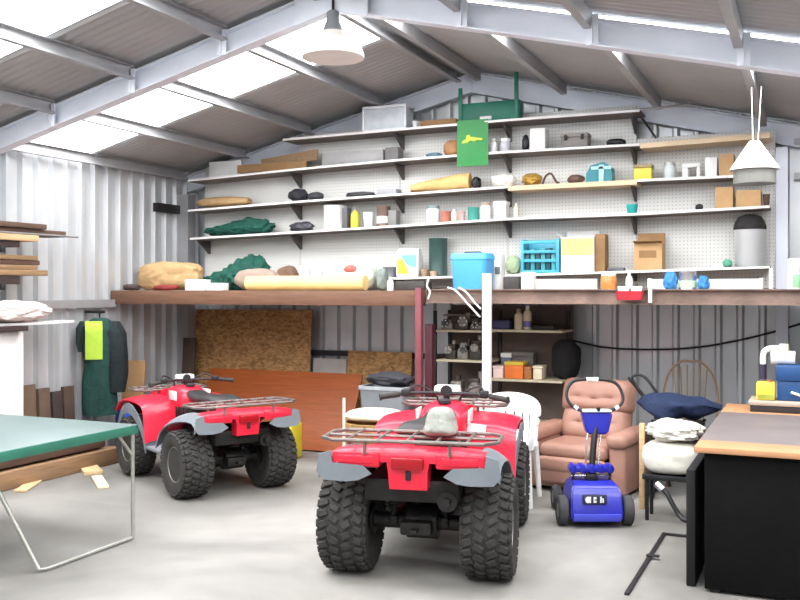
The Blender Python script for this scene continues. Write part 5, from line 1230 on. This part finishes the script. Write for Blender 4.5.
# ================================================================== TABLE (folding games table)
cx, cy = -4.09, 4.86
t = thing('games_table', 'green edged folding table on tube legs at the left', 'table', (cx, cy, 0))
Lx, Ly = 1.53, 1.37
bm = BM(); box(bm, -Lx, 0, -Ly, 0, .735, .76, .003); build('tabletop', bm, mat('pale_green_top', (84, 99, 98), .42, 0, .06, 3, spec=.4), t)
bm = BM()
gmt = mat('table_green_edge', (40, 100, 82), .5, 0, .1, 6)
box(bm, -Lx, 0, -.022, .003, .70, .757, .003); box(bm, -Lx, 0, -Ly-.003, -Ly+.022, .70, .757, .003); box(bm, -.022, .003, -Ly+.022, -.022, .70, .757, .003); box(bm, -Lx-.003, -Lx+.022, -Ly+.022, -.022, .70, .757, .003); build('apron', bm, gmt, t)
tb = mat('table_tube', (168, 168, 160), .4, .6, .08, 8)
for nm, x, dx in (('near', -.02, 0), ('far', -Lx+.1, 0)):
    bm = BM(); tube(bm, [(x, -.03, .72), (x, -.03, .06), (x, -.035, .02), (x, -.06, .013), (x, -.55, .013), (x, -.78, .013), (x-.02*(1 if x > -1 else -1), -.82, .02), (x-.42*(1 if x > -1 else -1), -.9, .70)], .0125, 10); build('leg_frame', bm, tb, t)
    bm = BM(); tube(bm, [(x, -.035, .56), (x, -.16, .70)], .009, 8); tube(bm, [(x, -.07, .715), (x, -.95, .715)], .009, 8); build('brace', bm, tb, t)
# ================================================================== TIMBER RACK ON THE LEFT WALL
t = thing('timber_rack', 'steel rack arms on the left wall holding timber', 'rack', (XL+.05, 5.2, 0))
for y in (-1.6, -.45, .60):
    bm = BM(); box(bm, 0, .05, y-.03, y+.03, 0, 2.4, .004); build('upright', bm, dark_steel, t)
rz_hi, rz_lo = z_at(10, 244.5, 5.6), z_at(10, 284, 5.6)
for y in (-1.6, -.45, .60):
    for z in (rz_hi, rz_lo):
        bm = BM(); box(bm, .05, .42, y-.02, y+.02, z-.05, z-.002, .004); build('arm', bm, dark_steel, t)
def plank(label, u1, v0, v1, x, m, w=.12, n='timber_plank', y0=2.6):
    e = on_x(u1, (v0+v1)/2, x); z0, z1 = z0z1 = (on_x(u1, v1, x).z, on_x(u1, v0, x).z)
    bm = BM(); box(bm, -w/2, w/2, y0-e.y, 0, 0, z1-z0, .003); return tag(build(n, bm, m, loc=(x, e.y, z0)), label, 'plank')
def stack(z, items):
    for label, u1, x, th, w, m in items:
        y1 = on_x(u1, 260, x+w/2).y
        bm = BM(); box(bm, -w/2, w/2, 2.7-y1, 0, 0, th, .003); tag(build('timber_plank', bm, m, loc=(x, y1, z+.001)), label, 'plank'); z += th+.003
    return z
gp_ = mat('grey_bar', (120, 118, 118), .5, .2, .1, 8)
za = stack(rz_hi, [('short dark beam at the bottom of the upper timber bundle', 20, -6.52, .055, .3, dkbrown_y), ('pale plank above the dark beam in the upper timber bundle', 39, -6.52, .055, .34, pine_y),
    ('brown plank lying second from top of the upper timber bundle', 66, -6.52, .055, .26, brown_y), ('thin dark brown plank topping the upper timber bundle', 47, -6.5, .045, .28, brown_y)])
bm = BM(); e = on_x(82, 236.5, -6.32); tube(bm, [(-6.382, 3.0, rz_hi+.125), (-6.382, e.y, rz_hi+.125)], .009, 8)
o = build('metal_rod', bm, gp_); tag(o, 'thin metal rod sticking out of the upper timber bundle', 'rod'); o.location = (.0, 0, .0)
for v in o.data.vertices: v.co.x += .012
stack(rz_lo, [('short dark beam at the bottom of the lower timber bundle', 20, -6.52, .075, .3, dkbrown_y), ('longest tan plank in the lower timber bundle', 48, -6.5, .05, .28, tan_y),
    ('tan plank third from the bottom of the lower timber bundle', 37, -6.52, .04, .26, tan_y), ('brown plank fourth from the bottom of the lower timber bundle', 40, -6.52, .04, .26, brown_y), ('tan plank on top of the lower timber bundle', 38, -6.5, .04, .24, tan_y)])
# ================================================================== WHITE CUPBOARD AND THE BOARD ON IT
x0c, x1c = XL+.10, -6.36; ye = on_x(24, 370, x1c).y; ztop = on_x(14, 331, x1c).z
t = thing('white_cupboard', 'plain white cupboard against the left wall below the timber', 'cupboard', (x0c, ye, 0))
bm = BM(); box(bm, 0, x1c-x0c-.02, -.75, 0, .06, ztop, .008); box(bm, .02, x1c-x0c-.05, -.72, -.03, 0, .06); build('body', bm, white_paint, t)
for k, (a, b) in enumerate(((-.745, -.378), (-.372, -.005))):
    bm = BM(); box(bm, x1c-x0c-.02, x1c-x0c, a, b, .07, ztop-.01, .004); d = build('door', bm, white_paint, t); bm = BM(); box(bm, x1c-x0c, x1c-x0c+.02, (b-.06 if k == 0 else a+.04), (b-.04 if k == 0 else a+.06), .8, .92, .004); build('handle', bm, chrome, d)
bm = BM(); yb2 = on_x(20, 330, x1c).y
box(bm, 0, .42, 3.9-5.9, yb2-5.9, 0, .045, .004); tag(build('dark_board', bm, dkbrown_y, loc=(x0c-.0+.02, 5.9, ztop+.001)), 'dark board lying on the white cupboard', 'board')
e = on_x(76, 325, -6.40); z0 = ztop+.048
bm = BM(); prism(bm, [(x0c+.08, 4.0), (x1c+.04, 4.0), (x1c+.04, e.y-.5), (-6.42, e.y), (x0c+.2, e.y-.1), (x0c+.08, 5.8)], .022, T(0, 0, z0)); tag(build('white_board', bm, white_paint), 'white board jutting out over the dark board and cupboard', 'board')
q = on_x(22, 318, -6.4)
bm = BM(); lump(bm, .36, .8, .19, .3, 2.6, 101, 2.2, 5, None, .1); tag(build('crumpled_paper', bm, mat('pinkish_white_paper', (214, 202, 196), .8, 0, .1, 9, .4, 20), loc=(-6.44, q.y-.1, z0+.023), smooth=60), 'crumpled pinkish white paper heap on the white board', 'paper')
# ================================================================== OVERALLS
xo = -6.56; top, bot = on_x(100, 318, xo), on_x(100, 416, xo); yo = top.y; Hh = top.z-bot.z
t = thing('work_coveralls', 'dark green coveralls with a lime chest panel hanging at the left wall', 'coveralls', (xo, yo, bot.z), math.radians(48))
gdk = mat('coverall_green', (20, 56, 50), .85, 0, .25, 9, .5, 22); gbl = mat('coverall_black', (18, 30, 32), .85, 0, .2, 9, .5, 22)
def garment(bm, rows, seed, nn=26, fold=.018):
    rings = []
    for cxx, cyy, z, rx, ry in rows:
        ring = []
        for k in range(nn):
            a = 2*PI*k/nn
            f = noise.noise(Vector((math.cos(a)*2.2+seed, math.sin(a)*2.2, z*2.2)))*fold*2
            ring.append((cxx+(rx+f)*math.cos(a), cyy+(ry+f*.6)*math.sin(a), z))
        rings.append(ring)
    loft(bm, rings)
h = Hh
bm = BM(); garment(bm, [(0, 0, 0.01, .16, .08), (0.0, 0, h*.15, .165, .085), (-.005, 0, h*.35, .155, .09), (0, 0, h*.5, .15, .09), (0, 0, h*.62, .17, .095), (0, 0, h*.8, .185, .095), (0, 0, h*.92, .17, .075), (0, .01, h*.98, .09, .05), (0, .01, h, .05, .03)], 1); build('body', bm, gdk, t, smooth=70)
bm = BM(); grid_sheet(bm, lambda s, tt: Vector((-.15+.165*s, -.096-.010*math.sin(PI*s)-(.0 if tt < .8 else -(tt-.8)*.22), h*(.585+.385*tt))), 8, 10, .01); build('chest_panel', bm, mat('lime_fabric', (156, 186, 60), .8, 0, .08, 8, .3, 20), t)['label'] = 'lime yellow chest panel'
bm = BM(); garment(bm, [(.15, -.02, h*.24, .08, .07), (.16, -.03, h*.42, .10, .08), (.165, -.03, h*.62, .105, .09), (.15, -.03, h*.84, .105, .09), (.12, -.01, h*.965, .06, .05)], 3); build('sleeve', bm, gbl, t, smooth=70)
bm = BM(); garment(bm, [(-.18, -.01, h*.66, .03, .05), (-.19, 0, h*.76, .045, .06), (-.165, 0, h*.9, .05, .06), (-.13, 0, h*.97, .04, .04)], 4); build('sleeve', bm, gbl, t, smooth=70)
bm = BM(); tube(bm, [(0, .02, h-.01), (0, .03, h+.04), (0, .07, h+.06)], .008, 6); build('hanger_loop', bm, gbl, t)
# short arm on the wall that carries them
bm = BM(); box(bm, XL+.03, xo+.02, yo-.02+.03, yo+.02+.03, top.z+.045, top.z+.075, .004); tag(build('wall_hook', bm, dark_steel), 'dark wall hook above the green coveralls', 'hook')
bm = BM(); a = on_x(154, 207, XL+.05); b = on_x(180, 207, XL+.05); box(bm, XL+.034, XL+.09, a.y, b.y, a.z-.05, a.z+.05, .005); tag(build('wall_bracket', bm, dark_steel), 'dark rail bracket high on the left wall near the corner', 'bracket')
brown2 = wood('mid_brown_timber', (138, 108, 80), .2, 1)
for k, (y0, y1, x, z, w, hh, m, lb) in enumerate([
    (3.6, 6.95, -6.13, 0, .15, .15, brown2, 'long squared tan beam on the floor, outermost under the left wall'),
    (3.9, 6.9, -6.285, 0, .15, .17, brown_y, 'squared brown beam on the floor between tan beam and wall'),
    (3.7, 6.8, -6.21, .172, .2, .11, brown_y, 'brown beam stacked on top of the two floor beams')]):
    bm = BM(); box(bm, -w/2, w/2, y0-(y0+y1)/2, (y1-y0)/2, 0, hh, .008); tag(build('timber_beam', bm, m, loc=(x, (y0+y1)/2, z+.0005)), lb, 'beam')
for k, (u, v, L, w, rz, m, lb) in enumerate([(88, 469, .62, .16, .9, pine_y, 'short pale plank on the floor beside the beams'), (100, 483, .5, .09, .85, mat('whitewood', (216, 196, 164), .7, 0, .1, 6), 'narrow whitish plank on the floor in front of the short pale plank'), (30, 486, .5, .1, .5, pine_y, 'pale plank on the floor under the folding table')]):
    p = on_z(u, v, 0); bm = BM(); box(bm, -w/2, w/2, -L/2, L/2, 0, .035 if k == 0 else .02, .003); tag(build('timber_offcut', bm, m, loc=(p.x, p.y, .0005), rot=(0, 0, rz)), lb, 'plank')
for k, (u0, u1, v0, m, lb) in enumerate([(22.5, 38, 386, mat('dark_card', (104, 84, 66), .8, 0, .15, 7), 'brown cardboard sheet standing right of the white cupboard'), (40, 52, 389, mat('dull_brown_board', (92, 74, 60), .8, 0, .2, 6), 'dull brown board end standing by the wall left of coveralls'), (54, 64, 392, dkbrown_y, 'dark board end standing by the wall left of coveralls'), (65, 76, 387, mat('chocolate_board', (70, 54, 46), .8, 0, .2, 6), 'brown board end standing right beside the coveralls')]):
    x = -6.62; a, b = on_x(u0, v0, x), on_x(u1, v0, x)
    bm = BM(); box(bm, -.02, .02, 0, b.y-a.y-.01, 0, a.z, .003); tag(build('standing_board', bm, m, loc=(x, a.y, 0.0005), rot=(0, -.05, 0)), lb, 'board')
p = on_y(128, 402, 7.55)
t = thing('blue_drum', 'small blue plastic drum beside the far quad bike', 'drum', (p.x, 7.55, 0)); bm = BM(); hz = p.z
lathe(bm, [(.11, 0), (.125, .02), (.125, hz*.3), (.13, hz*.33), (.125, hz*.36), (.125, hz*.64), (.13, hz*.67), (.125, hz*.7), (.125, hz*.93), (.10, hz*.97), (0, hz*.97)], 26); build('body', bm, mat('drum_blue', (32, 66, 158), .4, 0, .08, 6), t); bm = BM(); cyl(bm, (.05, -.04, hz*.96), (.05, -.04, hz), .025, seg=12); build('cap', bm, black_plastic, t)
p = on_y(288, 446, 7.75); t = thing('jerrycan', 'yellow jerrycan on the floor behind the far quad bike', 'can', (p.x, 7.78, 0)); 
bm = BM(); box(bm, -.085, .085, -.11, .11, 0, .36, .025, seg=3); build('body', bm, mat('mustard_plastic', (206, 186, 44), .45, 0, .08, 6), t); bm = BM(); tube(bm, [(0, -.08, .355), (0, -.07, .40), (0, .05, .40), (0, .07, .355)], .013, 8, smooth=3); build('handle', bm, mat('mustard_plastic', (206, 186, 44)), t); bm = BM(); cyl(bm, (0, .09, .35), (0, .09, .39), .022, seg=12); build('cap', bm, black_plastic, t)
# ================================================================== LAMPS
lampm = mat('lamp_white_enamel', (226, 222, 216), .45, 0, .06, 6)
apz = zroof(XRG)-.22
q = on_y(333, 58, 5.86); rad = .225; zb = q.z
t = thing('dome_lamp', 'large pale dome lamp hanging from the ridge of the roof frame', 'lamp', (q.x, 5.86, zb))
bm = BM(); lathe(bm, [(rad, 0), (rad*.99, .03), (rad*.9, .085), (rad*.68, .14), (rad*.36, .178), (.075, .19), (.07, .19), (rad*.34, .168), (rad*.66, .13), (rad*.88, .078), (rad*.97, .028), (rad*.985, .001)], 40); bm.normal_update(); build('shade', bm, lampm, t, smooth=60)
bm = BM(); lathe(bm, [(0, .0), (.05, .01), (.068, .07), (.05, .12), (.03, .15), (.03, .19)], 20); build('bulb', bm, mat('unlit_bulb', (216, 206, 196), .2, 0, .03, 5), t)
bm = BM(); lathe(bm, [(.075, .185), (.07, .22), (.05, .26), (.045, .33), (.02, .345), (0, .345)], 20); build('lamp_holder', bm, grey_pl, t)
bm = BM(); tube(bm, [(0, 0, .34), (0, 0, apz-zb+.06)], .010, 8); build('stem', bm, dark_steel, t)
yl = 6.95; q = on_y(754.5, 170, yl); rad = x_at(780, yl)-q.x; zb = q.z; ht = z_at(754, 141, yl)-zb
t = thing('cone_lamp', 'white cone lamp hanging on wires before the right end of the shelves', 'lamp', (q.x, yl, zb))
bm = BM(); lathe(bm, [(rad, 0), (rad*.98, .012), (.035, ht), (.03, ht), (rad*.94, .004)], 40); build('shade', bm, lampm, t, smooth=60)
bm = BM(); hs = zb-z_at(754, 184, yl)
lathe(bm, [(rad*.86, -hs), (rad*.86, -.004), (rad*.83, -.004), (rad*.83, -hs), (0, -hs+.001)], 36); build('clear_skirt', bm, mat('clear_skirt', (132, 132, 126), .3, 0, 0, alpha=.6), t, smooth=60)
bm = BM(); lathe(bm, [(0, -hs*.8), (.045, -hs*.7), (.055, -hs*.3), (.03, .03), (.03, ht*.7), (0, ht*.7)], 18); build('bulb', bm, mat('unlit_bulb', (216, 206, 196)), t)
zt = zroof(-.39)-.13
bm = BM()
for dx in (-.02, .045): tube(bm, [(dx*.5, 0, ht-.01), (dx, 0, zt-zb-.0)], .004, 6)
build('hanging_wire', bm, mat('pale_wire', (196, 192, 190), .5, .3, .05), t)
# ================================================================== DAYLIGHT
w = bpy.data.worlds.new('sky'); SC.world = w; w.use_nodes = True; nt = w.node_tree; bg = nt.nodes['Background']
sky = nt.nodes.new('ShaderNodeTexSky'); sky.sky_type = 'HOSEK_WILKIE'; sky.sun_direction = (.3, -.5, .8); sky.turbidity = 8; sky.ground_albedo = .4
mx = nt.nodes.new('ShaderNodeMix'); mx.data_type = 'RGBA'; mx.inputs['Factor'].default_value = .8
nt.links.new(sky.outputs['Color'], mx.inputs['A']); mx.inputs['B'].default_value = (.95, .98, 1.0, 1)
nt.links.new(mx.outputs['Result'], bg.inputs['Color']); bg.inputs['Strength'].default_value = SKYLEVEL
SC.view_settings.view_transform = 'Standard'; SC.view_settings.look = 'None'; SC.view_settings.gamma = 1; SC.view_settings.use_curve_mapping = False
SC.view_settings.exposure = EXPO
